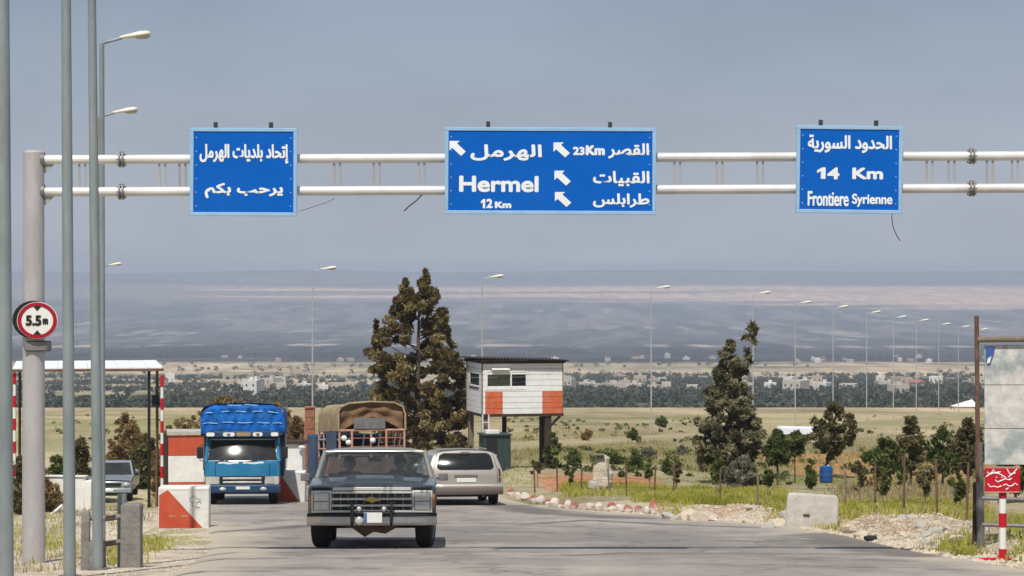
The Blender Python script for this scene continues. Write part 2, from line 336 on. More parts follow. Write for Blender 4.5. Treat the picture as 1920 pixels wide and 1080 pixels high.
def ground(x, d):
    x = np.asarray(x, float); d = np.asarray(d, float)
    z = -hbase(d)
    near = 1 - sstep(330, 440, d)
    offr = sstep(0.45, 1.5, x - xr(d)); offl = sstep(0.45, 1.5, xl(d) - x)
    off = np.maximum(offr, offl)
    rough = (fbm(x * 0.9, d * 0.5, 3) - 0.5) * 0.22 + (fbm(x * 0.12, d * 0.08, 5) - 0.5) * 0.45
    z = z + near * off * rough
    z = z - 1.02 * sstep(60, 96, d) * (1 - sstep(108, 125, d)) * np.exp(-((x + 14.8) / 5.0) ** 2)
    berm = np.exp(-((x - xr(d) - 1.9) / 1.3) ** 2) * sstep(34, 42, d) * (1 - sstep(58, 66, d))
    z = z + berm * offr * (0.10 + 0.45 * np.clip(fbm(x * 0.8, d * 0.45, 9) - 0.35, 0, 1))
    z = z - near * 0.10 * sstep(0.5, 3, xl(d) - x) * (1 - sstep(60, 90, d))
    far = sstep(470, 900, d)
    z = z + far * (fbm(x / 700.0, d / 900.0, 21) - 0.5) * np.minimum(d * 0.0022, 16) + sstep(8300, 9000, d) * (fbm(x / 900.0, d / 4000.0, 31, 3) - 0.55) * 34
    return z
def gz(x, d): return float(ground(np.array([x]), np.array([d]))[0])
def at(X, d, lift=0.0):
    x = px(X, d); return (x, d, gz(x, d) + lift)

def rows():
    r = list(np.arange(-60, 0, 3.0)) + list(np.arange(0, 24, 0.8)) + list(np.arange(24, 112, 0.3))
    d = 112.0
    while d < 12300: r.append(d); d *= 1.0125
    r.append(12300.0)
    r += [t for t in HT[:, 0] if 24 < t < 113]
    return np.array(sorted(set(np.round(r, 3))))
ROWS = rows()
def paint(x, d):
    """soil and land cover colours, by place"""
    n1 = fbm(x * 0.35, d * 0.2, 41); n2 = fbm(x * 0.06, d * 0.035, 43); n3 = fbm(x * 1.7, d * 0.8, 47)
    def c(r, g, b): return np.stack([np.full_like(x, r), np.full_like(x, g), np.full_like(x, b)], -1)
    def mixc(a, b, t): return a * (1 - t[..., None]) + b * t[..., None]
    col = mixc(c(.34, .285, .17), c(.235, .215, .095), sstep(.42, .6, n1))
    col = mixc(col, c(.42, .35, .23), sstep(.5, .66, n2))
    col = mixc(col, c(.24, .25, .10), sstep(.52, .62, n3) * .7 * (d < 160))
    fld = sstep(110, 190, d); col = mixc(col, mixc(c(.38, .31, .19), c(.255, .235, .11), sstep(.36, .6, fbm(x * .05, d * .07, 49, 5))), fld)
    col = mixc(col, mixc(c(.50, .40, .27), c(.40, .32, .2), sstep(.4, .6, n2)), sstep(270, 330, d))
    # pale dust and rubble by the road
    t = (1 - sstep(1.5, 4.6, x - xr(d) + 2.0 * (n1 - .5))) * (x > xr(d) - 1) * (d < 70) * 1.0
    col = mixc(col, mixc(c(.50, .42, .31), c(.42, .30, .2), sstep(.5, .7, n3)), t)
    t = (1 - sstep(1.2, 5.0, xl(d) - x + 2.5 * (n1 - .5))) * (x < xl(d) + 1) * (d < 66)
    col = mixc(col, mixc(c(.46, .39, .31), c(.36, .30, .22), sstep(.48, .62, n3)), t)
    t = np.exp(-((x + 7.2) / 2.2) ** 2 - ((d - 47) / 5) ** 2) * sstep(.42, .55, n3); col = mixc(col, c(.26, .25, .09), np.clip(t * 1.3, 0, 1))
    # reddish earth
    t = sstep(.8, 1.1, x + (n3 - .5)) * (1 - sstep(4.6, 5.4, x + (n3 - .5))) * sstep(80, 84, d) * (1 - sstep(93, 100, d)); col = mixc(col, c(.50, .235, .12), t)
    t = sstep(.45, .55, n1 + .35 * np.exp(-((x - 17) / 5) ** 2)) * sstep(96, 106, d) * (1 - sstep(122, 136, d)) * (x > 11); col = mixc(col, c(.50, .26, .13), t)
    t = sstep(9, 14, x) * sstep(60, 64, d) * (1 - sstep(74, 80, d)); col = mixc(col, c(.46, .36, .23), t * .8)
    # beyond the edge of the plateau
    u = x / np.maximum(d, 1)
    m1 = fbm(x / 90., d / 60., 51); m2 = fbm(x / 420., d / 160., 53); m3 = fbm(x / 1300., d / 300., 55); m4 = fbm(x / 30., d / 260., 57); m5 = fbm(x / 60., d / 420., 59, 5)
    dark = mixc(c(.05, .065, .03), c(.12, .12, .055), sstep(.45, .65, m1))
    tan = mixc(c(.46, .36, .24), c(.30, .26, .16), sstep(.5, .68, m2)); tan = mixc(tan, c(.10, .11, .06), sstep(.60, .68, m1) * .8)
    plain = mixc(c(.075, .085, .085), c(.17, .155, .15), sstep(.38, .64, m5)); plain = mixc(plain, c(.38, .34, .30), sstep(.60, .74, m4) * sstep(.40, .6, m2) * .7)
    dd = d + (m2 - .5) * 500 * sstep(800, 2000, d)
    far = dark
    far = mixc(far, tan, sstep(1080, 1300, d + (m1 - .5) * 400 - np.clip(u * 2600, -300, 420)))
    far = mixc(far, mixc(c(.022, .027, .028), c(.05, .052, .052), sstep(.42, .62, m5)), sstep(2150, 2350, dd))
    far = mixc(far, plain, sstep(3150, 3900, dd))
    far = mixc(far, c(.42, .36, .31), np.exp(-((d - 3250 - 200 * m3) / 90) ** 2) * sstep(.48, .66, m4))
    far = mixc(far, mixc(c(.66, .46, .33), c(.24, .20, .17), sstep(.46, .62, m3 - u * .8)), sstep(6500, 6900, dd + np.clip(u, 0, .2) * 3500))
    far = mixc(far, mixc(c(.10, .11, .115), c(.17, .165, .16), sstep(.4, .62, m2)), sstep(7950, 8450, dd))
    col = mixc(col, far, sstep(440, 480, d))
    return col
def make_ground():
    nu = 440; u = np.linspace(-0.46, 0.46, nu + 1)
    Dg, U = np.meshgrid(ROWS, u, indexing='ij')
    X = U * (np.maximum(Dg, -40) + 62)
    Z = ground(X, Dg)
    # keep the road bed clear of the sheet laid over it
    nr = len(ROWS); q = nu + 1
    vs_ = np.stack([X, Dg, Z], -1).reshape(-1, 3)
    i = np.arange(nr - 1)[:, None] * q + np.arange(nu)[None, :]
    fs_ = np.stack([i, i + 1, i + q + 1, i + q], -1).reshape(-1, 4)
    me = bpy.data.meshes.new('ground')
    me.vertices.add(len(vs_)); me.vertices.foreach_set('co', vs_.ravel())
    me.loops.add(fs_.size); me.loops.foreach_set('vertex_index', fs_.ravel().astype(np.int32))
    me.polygons.add(len(fs_)); me.polygons.foreach_set('loop_start', np.arange(0, fs_.size, 4, dtype=np.int32)); me.polygons.foreach_set('loop_total', np.full(len(fs_), 4, np.int32))
    me.update(calc_edges=True)
    me.polygons.foreach_set('use_smooth', [True] * len(fs_))
    ca = me.attributes.new('soil', 'FLOAT_COLOR', 'POINT')
    col = paint(X, Dg).reshape(-1, 3); ca.data.foreach_set('color', np.concatenate([col, np.ones((len(col), 1))], 1).ravel())
    m, n, l, p = _base('earth and fields')
    a = n.new('ShaderNodeAttribute'); a.attribute_name = 'soil'
    g = n.new('ShaderNodeNewGeometry')
    def noise(scale, st=(1, 1, 1), det=6):
        mp_ = n.new('ShaderNodeMapping'); mp_.inputs['Scale'].default_value = st; l.new(g.outputs['Position'], mp_.inputs['Vector'])
        z = n.new('ShaderNodeTexNoise'); z.inputs['Scale'].default_value = scale; z.inputs['Detail'].default_value = det; z.inputs['Roughness'].default_value = 0.7
        l.new(mp_.outputs['Vector'], z.inputs['Vector']); return z.outputs['Fac']
    def rng_(s, lo, hi):
        r = n.new('ShaderNodeMapRange'); r.inputs['From Min'].default_value = 0.3; r.inputs['From Max'].default_value = 0.7; r.inputs['To Min'].default_value = lo; r.inputs['To Max'].default_value = hi; l.new(s, r.inputs['Value']); return r.outputs['Result']
    fine = rng_(noise(5.0), 0.58, 1.42); mid0 = rng_(noise(0.06, (1, .18, 1)), 0.62, 1.38); mid1 = rng_(noise(0.035, (1, .07, 1)), 0.66, 1.34); mm_ = n.new('ShaderNodeMath'); mm_.operation = 'MULTIPLY'; l.new(mid0, mm_.inputs[0]); l.new(mid1, mm_.inputs[1]); mid = mm_.outputs[0]
    mu = n.new('ShaderNodeMath'); mu.operation = 'MULTIPLY'; l.new(fine, mu.inputs[0]); l.new(mid, mu.inputs[1])
    vm = n.new('ShaderNodeVectorMath'); vm.operation = 'SCALE'; l.new(a.outputs['Color'], vm.inputs[0]); l.new(mu.outputs[0], vm.inputs['Scale'])
    l.new(vm.outputs[0], p.inputs['Base Color']); p.inputs['Roughness'].default_value = 1; p.inputs['Specular IOR Level'].default_value = 0.1
    b = n.new('ShaderNodeBump'); b.inputs['Strength'].default_value = 0.6; b.inputs['Distance'].default_value = 0.08
    l.new(noise(4.0), b.inputs['Height']); l.new(b.outputs['Normal'], p.inputs['Normal'])
    me.materials.append(m)
    o = bpy.data.objects.new('ground', me); C.objects.link(o); tag(o, kind='structure')
make_ground()

def seg_dist(X, Y, pts):
    best = np.full(X.shape, 1e9)
    for (x0, y0), (x1, y1) in zip(pts[:-1], pts[1:]):
        dx, dy = x1 - x0, y1 - y0; t = np.clip(((X - x0) * dx + (Y - y0) * dy) / (dx * dx + dy * dy), 0, 1)
        best = np.minimum(best, np.hypot(X - x0 - t * dx, Y - y0 - t * dy))
    return best
def make_road():
    rw = ROWS[(ROWS >= -60) & (ROWS <= 320)]; nu = 150
    U, Dg = np.meshgrid(np.linspace(0, 1, nu + 1), rw)
    wob = (fbm(Dg * 0.5, Dg * 0 + 3.3, 71) - .5) * .5
    X = (xl(Dg) + wob * (1 - U)) * (1 - U) + (xr(Dg) + wob * U) * U
    Z = -hbase(Dg) + 0.03 + 0.0 * X
    edge = np.minimum(X - xl(Dg), xr(Dg) - X)
    Z = Z - 0.045 * (1 - sstep(0, 0.35, edge))
    def P(X_, Y_):      # picture column and row on the road -> plan
        ds = np.linspace(20, 200, 4000); ys = HZ + hbase(ds) / ds * F
        d = float(np.interp(-Y_, -ys, ds)); return (px(X_, d), d)
    tar = np.zeros_like(X)
    for line, wd in (([P(820, 984), P(1000, 985), P(1100, 978), P(1250, 986), P(1420, 992)], .22), ([P(300, 1052), P(450, 1053), P(600, 1050)], .13), ([P(860, 1046), P(1060, 1046), P(1180, 1041), P(1480, 1043), P(1760, 1044)], .16),
                     ([P(400, 1000), P(520, 994), P(580, 988)], .3), ([P(1560, 1006), P(1660, 1026), P(1750, 1044)], .8), ([P(950, 950), P(1040, 966), P(1200, 975)], .6), ([P(1290, 1062), P(1700, 1068)], .12), ([P(420, 1068), P(700, 1071)], .09)):
        dist = seg_dist(X, Dg + (fbm(X * .7, Dg * .3, 82) - .5) * 1.1, line) + (fbm(X * 2, Dg * 2, 81) - .5) * wd * 1.6
        tar = np.maximum(tar, 1 - sstep(wd * .5, wd * 1.5, dist))
    vs_ = np.stack([X, Dg, Z], -1).reshape(-1, 3); q = nu + 1
    i = np.arange(len(rw) - 1)[:, None] * q + np.arange(nu)[None, :]
    fs_ = np.stack([i, i + 1, i + q + 1, i + q], -1).reshape(-1, 4)
    me = bpy.data.meshes.new('road'); me.from_pydata(vs_.tolist(), [], fs_.tolist())
    me.polygons.foreach_set('use_smooth', [True] * len(fs_))
    a1 = me.attributes.new('tar', 'FLOAT', 'POINT'); a1.data.foreach_set('value', tar.ravel())
    a2 = me.attributes.new('dust', 'FLOAT', 'POINT'); du = (1 - sstep(0.0, 1.5, edge + (fbm(X * .8, Dg * .5, 83) - .5) * 1.6)); du = np.maximum(du, sstep(118, 136, Dg) * .97); a2.data.foreach_set('value', du.ravel()); a3 = me.attributes.new('overgrown', 'FLOAT', 'POINT'); a3.data.foreach_set('value', sstep(116, 132, Dg).ravel())
    m, n, l, p = _base('worn asphalt')
    g = n.new('ShaderNodeNewGeometry')
    def noise(scale, st=(1, 1, 1), det=6, rough=.65):
        mp_ = n.new('ShaderNodeMapping'); mp_.inputs['Scale'].default_value = st; l.new(g.outputs['Position'], mp_.inputs['Vector'])
        z = n.new('ShaderNodeTexNoise'); z.inputs['Scale'].default_value = scale; z.inputs['Detail'].default_value = det; z.inputs['Roughness'].default_value = rough
        l.new(mp_.outputs['Vector'], z.inputs['Vector']); return z.outputs['Fac']
    def attr(nm): t = n.new('ShaderNodeAttribute'); t.attribute_name = nm; return t.outputs['Fac']
    def mix(f, a, b_):
        t = n.new('ShaderNodeMix'); t.data_type = 'RGBA'; l.new(f, t.inputs[0])
        for s, ix in ((a, 6), (b_, 7)):
            if isinstance(s, tuple): t.inputs[ix].default_value = (*s, 1)
            else: l.new(s, t.inputs[ix])
        return t.outputs[2]
    def mr(s, a, b_, lo=0., hi=1.):
        r = n.new('ShaderNodeMapRange'); r.inputs['From Min'].default_value = a; r.inputs['From Max'].default_value = b_; r.inputs['To Min'].default_value = lo; r.inputs['To Max'].default_value = hi; l.new(s, r.inputs['Value']); return r.outputs['Result']
    c1 = mix(mr(noise(0.16, (1, .7, 1), 3), .36, .62), (.245, .222, .203), (.415, .362, .312))
    c1 = mix(mr(noise(.55, (1, .8, 1), 6, .7), .50, .68, 0, .8), c1, (.49, .432, .372))
    c1 = mix(mr(noise(.42, (1.2, .55, 1), 6, .72), .53, .66, 0, .75), c1, (.165, .152, .142))
    c1 = mix(mr(noise(1.6, (1.6, .5, 1), 7, .7), .52, .68, 0, .5), c1, (.20, .185, .172))
    c1 = mix(mr(noise(.22, (1.4, .12, 1), 3), .52, .60, 0, .3), c1, (.22, .205, .195))
    c1 = mix(mr(noise(26), .3, .7, 0, .3), c1, (.12, .115, .11))
    vo = n.new('ShaderNodeTexVoronoi'); vo.feature = 'DISTANCE_TO_EDGE'; vo.inputs['Scale'].default_value = .28
    vm_ = n.new('ShaderNodeVectorMath'); vm_.operation = 'ADD'; nw_ = n.new('ShaderNodeTexNoise'); nw_.inputs['Scale'].default_value = 1.2; l.new(g.outputs['Position'], nw_.inputs['Vector']); l.new(g.outputs['Position'], vm_.inputs[0]); l.new(nw_.outputs['Color'], vm_.inputs[1]); l.new(vm_.outputs[0], vo.inputs['Vector'])
    c1 = mix(mr(vo.outputs['Distance'], .0, .022, .55, 0), c1, (.10, .092, .088))      # cracks
    c1 = mix(attr('dust'), c1, (.46, .395, .31)); c1 = mix(attr('overgrown'), c1, mix(mr(noise(.12), .4, .6), (.36, .295, .18), (.26, .235, .115)))
    tm = n.new('ShaderNodeMath'); tm.operation = 'MULTIPLY'; tm.inputs[1].default_value = .68; l.new(attr('tar'), tm.inputs[0])
    c1 = mix(tm.outputs[0], c1, (.085, .078, .075))
    l.new(c1, p.inputs['Base Color']); p.inputs['Roughness'].default_value = .85; p.inputs['Specular IOR Level'].default_value = .25
    b = n.new('ShaderNodeBump'); b.inputs['Strength'].default_value = .35; b.inputs['Distance'].default_value = .02; l.new(noise(18), b.inputs['Height']); l.new(b.outputs['Normal'], p.inputs['Normal'])
    me.materials.append(m)
    tag(bpy.data.objects.new('road', me), kind='structure'); C.objects.link(bpy.data.objects['road'])
make_road()

# haze: one closed box round everything
hb = MB().box(-7200, 7200, -80, 12400, -140, 8.5).build('haze', [], None, smooth=False)
m = bpy.data.materials.new('air'); m.use_nodes = True; n = m.node_tree.nodes; n.clear()
o_ = n.new('ShaderNodeOutputMaterial'); pv = n.new('ShaderNodeVolumePrincipled')
pv.inputs['Color'].default_value = (0.73, 0.81, 0.97, 1); pv.inputs['Density'].default_value = 1.8e-4; pv.inputs['Anisotropy'].default_value = 0.0
m.node_tree.links.new(pv.outputs[0], o_.inputs['Volume']); hb.data.materials.append(m); tag(hb, kind='stuff')

# ------------------------------------------------------------------ lettering
FORMS = {'ا': ('FE8D', 'FE8E', None), 'إ': ('FE87', 'FE88', None), 'ت': ('FE95', 'FE96', 'FE97', 'FE98'), 'ح': ('FEA1', 'FEA2', 'FEA3', 'FEA4'), 'د': ('FEA9', 'FEAA', None),
         'ب': ('FE8F', 'FE90', 'FE91', 'FE92'), 'ل': ('FEDD', 'FEDE', 'FEDF', 'FEE0'), 'ي': ('FEF1', 'FEF2', 'FEF3', 'FEF4'), 'ه': ('FEE9', 'FEEA', 'FEEB', 'FEEC'), 'ر': ('FEAD', 'FEAE', None),
         'م': ('FEE1', 'FEE2', 'FEE3', 'FEE4'), 'ك': ('FED9', 'FEDA', 'FEDB', 'FEDC'), 'ق': ('FED5', 'FED6', 'FED7', 'FED8'), 'ص': ('FEB9', 'FEBA', 'FEBB', 'FEBC'), 'ط': ('FEC1', 'FEC2', 'FEC3', 'FEC4'),
         'س': ('FEB1', 'FEB2', 'FEB3', 'FEB4'), 'و': ('FEED', 'FEEE', None), 'ة': ('FE93', 'FE94', None)}
def arabic(s):
    res = []
    for i, c in enumerate(s):
        if c not in FORMS: res.append(c); continue
        pv_ = i > 0 and s[i - 1] in FORMS and FORMS[s[i - 1]][2] is not None
        nx = i < len(s) - 1 and s[i + 1] in FORMS and FORMS[c][2] is not None
        res.append(chr(int(FORMS[c][3 if pv_ and nx else 2 if nx else 1 if pv_ else 0], 16)))
    return ''.join(reversed(res))
def lettering(text, x0, x1, z0, z1, y, parent, material, bold=0.012, name='lettering', mb=None):
    """flat print facing -y that fills the given box; several slightly shifted layers make it heavy"""
    cu = bpy.data.curves.new('lettering', 'FONT'); cu.body = text; cu.size = 1
    ob = bpy.data.objects.new('lettering_source', cu); C.objects.link(ob)
    me = bpy.data.meshes.new_from_object(ob.evaluated_get(bpy.context.evaluated_depsgraph_get()))
    bpy.data.objects.remove(ob)
    co = np.array([v.co[:] for v in me.vertices]); fs_ = [tuple(p.vertices) for p in me.polygons]; bpy.data.meshes.remove(me)
    lo = co.min(0); hi = co.max(0)
    out_ = mb or MB()
    k = 0
    for ax, az in ((0, 0), (1, 0), (-1, 0), (0, 1), (0, -1), (.7, .7), (-.7, .7), (.7, -.7), (-.7, -.7)):
        X = x0 + bold + (co[:, 0] - lo[0]) / (hi[0] - lo[0]) * (x1 - x0 - 2 * bold) + ax * bold
        Z = z0 + bold + (co[:, 1] - lo[1]) / (hi[1] - lo[1]) * (z1 - z0 - 2 * bold) + az * bold
        out_.add([(X[i], y - 0.0006 * k, Z[i]) for i in range(len(X))], fs_); k += 1
    if mb is None: return out_.build(name, material, parent, smooth=False)

# ------------------------------------------------------------------ sign gantry over the road
GD = 38.0; GS = F / GD
def gx(X): return (X - 960) / GS
def gzr(Y): return (HZ - Y) / GS
def barz(X, Y): return gzr(Y) - (X - 100) / 1800 * 0.0
base = (gx(63), GD, gz(gx(63), GD))
gan = thing('sign_gantry', 'pale steel gantry of twin round bars on a thick round pole spanning the road', 'gantry', base)
def gl(X, Y, dy=0.0): return (gx(X) - base[0], dy, gzr(Y) - base[2])
XE = 2420
tilt = lambda X: -(X - 100) / 1800 * 7.0
MB().tube([gl(63, 1075), gl(63, 286)], [0.165, 0.15], 24).tube([gl(63, 286), gl(63, 282)], [0.15, 0.11], 24).build('pole', M['galv_light'], gan)
zb = gz(gx(XE), GD)
MB().tube([(gx(XE) - base[0], 0, zb - base[2] - .1), gl(XE, 274)], [0.165, 0.15], 24).build('pole', M['galv_light'], gan)
bars = []
for Y in (299.5, 360):
    mb = MB(); mb.tube([gl(80, Y), gl(XE - 14, Y + tilt(XE))], 0.066, 20); bars.append(mb.build('cross_bar', M['bar_white'], gan))
for X in (228, 1822, 2390):
    for Y in (299.5, 360):
        c = Vector(gl(X, Y + tilt(X))); mb = MB()
        for s in (-0.035, 0.012):
            mb.tube([c + Vector((s, 0, 0)), c + Vector((s + .022, 0, 0))], 0.115, 16)
        for k in range(6):
            a = k * PI / 3; mb.tube([c + Vector((-.06, .093 * math.cos(a), .093 * math.sin(a))), c + Vector((.06, .093 * math.cos(a), .093 * math.sin(a)))], .013, 6)
        mb.build('flange', M['mid_steel'], gan)
for X in (154, 304, 342, 632, 706, 790, 1270, 1349, 1425, 1743, 1784, 1856, 1903, 1960, 2040, 2130, 2220, 2310):
    for s in (-5.5, 5.5):
        a = Vector(gl(X + s, 299.5 + tilt(X) + 7)); b_ = Vector(gl(X + s, 360 + tilt(X) - 7))
        MB().tube([a, b_], 0.016, 8).build('strut', M['galv_light'], gan)
for Y in (306, 366):           # gussets where the bars meet the pole
    mb = MB(); a = gl(80, Y); b_ = gl(104, Y); c = gl(80, Y + 24)
    mb.prism([(a[0], a[2]), (b_[0], b_[2]), (c[0], c[2])], 'y', -.01, .01); mb.build('gusset', M['galv_light'], gan)
    a = gl(80, Y - 6); MB().tube([(a[0] - .02, 0, a[2]), (a[0] + .03, 0, a[2])], .11, 16).build('collar', M['mid_steel'], gan)

ARROW = [(-1, 1), (.25, 1), (-.08, .67), (1, -.42), (.42, -1), (-.67, .08), (-1, -.25)]
def road_sign(X0, X1, Y0, Y1, label, rot, stubs):
    d = GD - 0.20; s = F / d
    cx_ = (X0 + X1) / 2; cy = (Y0 + Y1) / 2
    t = thing('road_sign', label, 'road sign', ((cx_ - 960) / s, d, (HZ - cy) / s), (0, rot, 0))
    hw = (X1 - X0) / 2 / s; hh = (Y1 - Y0) / 2 / s; bw = 0.052
    B('panel', M['sign_blue'], t, -hw + .01, hw - .01, 0.0, 0.03, -hh + .01, hh - .01)
    fr = [(-hw, hw, hh - bw, hh), (-hw, hw, -hh, -hh + bw), (-hw, -hw + bw, -hh + bw, hh - bw), (hw - bw, hw, -hh + bw, hh - bw)]
    for a, b_, c, e_ in fr: B('frame', M['sign_edge'], t, a, b_, -0.012, 0.045, c, e_, 0.006)
    for k in range(6):
        for sx in (-hw + .09, hw - .09): MB().ball((sx, -.001, -hh + .14 + k * (2 * hh - .28) / 5), (.010, .006, .010), 8, 5).build('rivet', M['sign_edge'], t)
    for X in stubs:
        x = (X - cx_) / s
        B('bracket', M['dark_steel'], t, x - .028, x + .028, 0.05, 0.10, -hh + .1, hh + .085)
        B('clamp', M['mid_steel'], t, x - .04, x + .04, 0.085, 0.14, hh - .55, hh - .30)
    def u(X, Y): return ((X - cx_) / s, (cy - Y) / s)
    def one(Xa, Xb, Ya, Yb):
        a = u(Xa, Yb); b_ = u(Xb, Ya); W_ = b_[0] - a[0]; H_ = b_[1] - a[1]
        MB().prism([(a[0] + W_ * px_, a[1] + H_ * pz_) for px_, pz_ in ((.45, 0), (1, 0), (1, 1), (.58, 1), (0, .74), (0, .50), (.45, .66))], 'y', -.006, -.001).build('lettering', M['sign_text'], t, smooth=False)
    def put(text, Xa, Xb, Ya, Yb, bold=.012):
        a = u(Xa, Yb); b_ = u(Xb, Ya); lettering(text, a[0], b_[0], a[1], b_[1], -0.002, t, M['sign_text'], bold)
    def arrow(X, Y, r):
        c = u(X, Y); mb = MB(); q = r / s
        pts = [(c[0] + p[0] * q * 1.1, c[1] + p[1] * q) for p in ARROW]; mb.prism(pts, 'y', -0.006, -0.001); mb.build('arrow', M['sign_text'], t, smooth=False)
    return put, arrow, one
put, arrow, one = road_sign(356, 557, 240, 405, 'smallest lettered blue sign, two lines of Arabic, hanging at the left of the gantry', 0.004, (403, 507))
put(arabic('إتحاد بلديات الهرمل'), 374, 541, 270, 307, .008); put(arabic('يرحب بكم'), 384, 531, 343, 372, .009)
put, arrow, one = road_sign(834, 1230, 239, 402, 'wide blue direction sign with Hermel and four white arrows over the middle of the road', 0.004, (915, 1144))
put(arabic('الهرمل'), 882, 1016, 271, 302, .010); put('Hermel', 861, 1010, 330, 361, .012); one(902, 910, 373.5, 391); put('2', 912, 924, 373, 391, .009); put('Km', 928, 959, 378, 391, .010)
put('23', 1074, 1096, 275, 291, .009); put('Km', 1098, 1134, 272, 291, .012); put(arabic('القصر'), 1140, 1217, 268, 297, .008)
put(arabic('القبيات'), 1112, 1218, 320, 349, .008); put(arabic('طرابلس'), 1112, 1218, 362, 389, .008)
arrow(858, 279, 14); arrow(1053, 281, 14); arrow(1055, 334, 14); arrow(1056, 374, 14)
put, arrow, one = road_sign(1493, 1692, 236, 400, 'blue sign reading 14 Km and Frontiere Syrienne at the right of the gantry', 0.012, (1539, 1643))
put(arabic('الحدود السورية'), 1514, 1672, 253, 287, .008); one(1532, 1548, 314.5, 336); put('4', 1551, 1574, 314, 337, .012); put('Km', 1598, 1656, 314, 336, .012)
put('Frontiere', 1515, 1592, 359, 387, .006); put('Syrienne', 1598, 1674, 363, 388, .006)

# height limit sign on the gantry pole
hd = GD - 0.26; hs = F / hd
hl = thing('height_limit_sign', 'round red ringed 5.5 m height limit sign strapped to the gantry pole', 'traffic sign', ((70 - 960) / hs, hd, (HZ - 601) / hs))
def disc(r0, r1, y0, y1, sx=1.1):
    mb = MB(); n_ = 48
    rings = []
    for r, y in ((r1, y1), (r1, y0), (r0, y0), (r0, y1)): rings.append([(r * sx * math.cos(2 * PI * k / n_), y, r * math.sin(2 * PI * k / n_)) for k in range(n_)])
    return mb.loft(rings + ([rings[0]] if r0 > 0.001 else []), cap=r0 <= 0.001)
disc(0.0005, .262, -.004, .02).build('backing_plate', M['white'], hl)
disc(.205, .255, -.012, -.003).build('red_ring', M['sign_red_dark'], hl)
for s in (1, -1): MB().prism([(-.062, s * .207), (.062, s * .207), (0, s * .135)], 'y', -.010, -.003).build('marker', M['hair'], hl, smooth=False)
lettering('5.5', -.165, .06, -.075, .075, -.008, hl, M['hair'], .010); lettering('m', .075, .155, -.055, .03, -.008, hl, M['hair'], .008)
disc(0.0005, .268, .055, .07).build('shadow_disc', M['hair'], hl).location = (-.075, 0.03, 0.01)  # black disc stands in for the shadow behind the sign
B('strap', M['mid_steel'], hl, -.20, .13, .06, .42, -.43, -.30, .01); MB().tube([(-.05, .26, -.31), (-.05, .26, -.295)], .19, 20).build('band', M['dark_steel'], hl)
MB().tube([(-.05, .26, -.44), (-.05, .26, -.425)], .19, 20).build('band', M['dark_steel'], hl); B('bracket', M['mid_steel'], hl, -.06, .06, .03, .12, -.26, .1)

# loose cables hanging from the gantry and the right sign
def cable(label, pts, r):
    mb = MB(); p0 = pts[0]
    mb.tube([(gx(X) - gx(p0[0]), dy, gzr(Y) - gzr(p0[1])) for X, Y, dy in pts], r, 6)
    o = mb.build('loose_cable', M['cable']); o.location = (gx(p0[0]), GD - .02, gzr(p0[1])); tag(o, label, 'cable')
cable('short thick loose cable end hanging from the lower gantry bar beside the wide sign', [(792, 364, 0), (786, 371, 0), (780, 377, -.01), (772, 383, -.02), (766, 388, -.03), (758, 396, -.04)], .010)
cable('thin wire drooping from the lower gantry bar right of the two line Arabic sign', [(628, 372, 0), (612, 380, 0), (596, 385, 0), (578, 391, 0), (560, 396, .1)], .004)
cable('thin pale wire dangling below the Frontiere Syrienne sign', [(1672, 398, 0), (1672, 412, 0), (1675, 428, .01), (1681, 441, .02), (1688, 452, .03)], .006)

# ------------------------------------------------------------------ street lamps
def lamp_parts(t, H, r, k=1.0, lean=0.0, arm=.36, head=.56, steel='galv'):
    MB().tube([(0, 0, -.1), (lean * .5, 0, H * .5), (lean, 0, H)], [r, r * .86, r * .66], 14).build('pole', M[steel], t)
    MB().tube([(0, 0, -.12), (0, 0, .03)], r * 1.9, 14).build('base_plate', M['mid_steel'], t)
    MB().tube([(lean, 0, H - .25), (lean, 0, H - .03), (lean + .06, 0, H + .02), (lean + arm * k, 0, H + .10)], [r * .55, r * .5, r * .45, r * .42], 10).build('arm', M[steel], t)
    x0 = lean + arm * k - .04; n_ = 14; rings = []
    hl_ = head * k
    for f_, wy, hz in ((0, .028, .03), (.12, .05, .042), (.35, .075, .055), (.62, .11, .075), (.85, .105, .07), (.97, .06, .045), (1, .02, .02)):
        rings.append([(x0 + f_ * hl_, wy * k * math.cos(2 * PI * q / n_), H + .10 + f_ * .075 * k + hz * k * (math.sin(2 * PI * q / n_) if math.sin(2 * PI * q / n_) > 0 else .5 * math.sin(2 * PI * q / n_))) for q in range(n_)])
    hd_ = MB().loft(rings).build('lamp_head', M['lamp_shell'], t, angle=60)
    MB().ball((x0 + .70 * hl_, 0, H + .10 + .05 * k - .022 * k), (.16 * k, .085 * k, .055 * k), 12, 8).build('bowl', M['lamp_glass'], hd_)
    return t
NEAR = [(10, 25, 9.3, .082, -.05, 'nearest thick grey lamp post at the left edge of the picture'), (131, 30, 9.2, .070, -.06, 'grey lamp post standing right of the thick gantry pole'),
        (184, 33, 9.1, .068, -.10, 'grey lamp post behind the concrete rail fence, its lamp out of sight above'),
        (191, 48, 9.02, .066, 0, 'lamp post with the highest visible cream lamp head at top left'), (185, 60, 9.0, .066, 0, 'lamp post whose yellowish lamp head stands just above the left end of the gantry')]
for X, d, H, r, lean, lab in NEAR:
    lamp_parts(thing('street_lamp', lab, 'street lamp', at(X, d), group='lamp posts along the left roadside'), H, r, 1.0, lean)
lamp_parts(thing('street_lamp', 'distant lamp post mostly hidden behind the poles at left', 'street lamp', at(191, 118), group='lamp posts along the left roadside'), 8.7, .06, 1.0)
proto = None
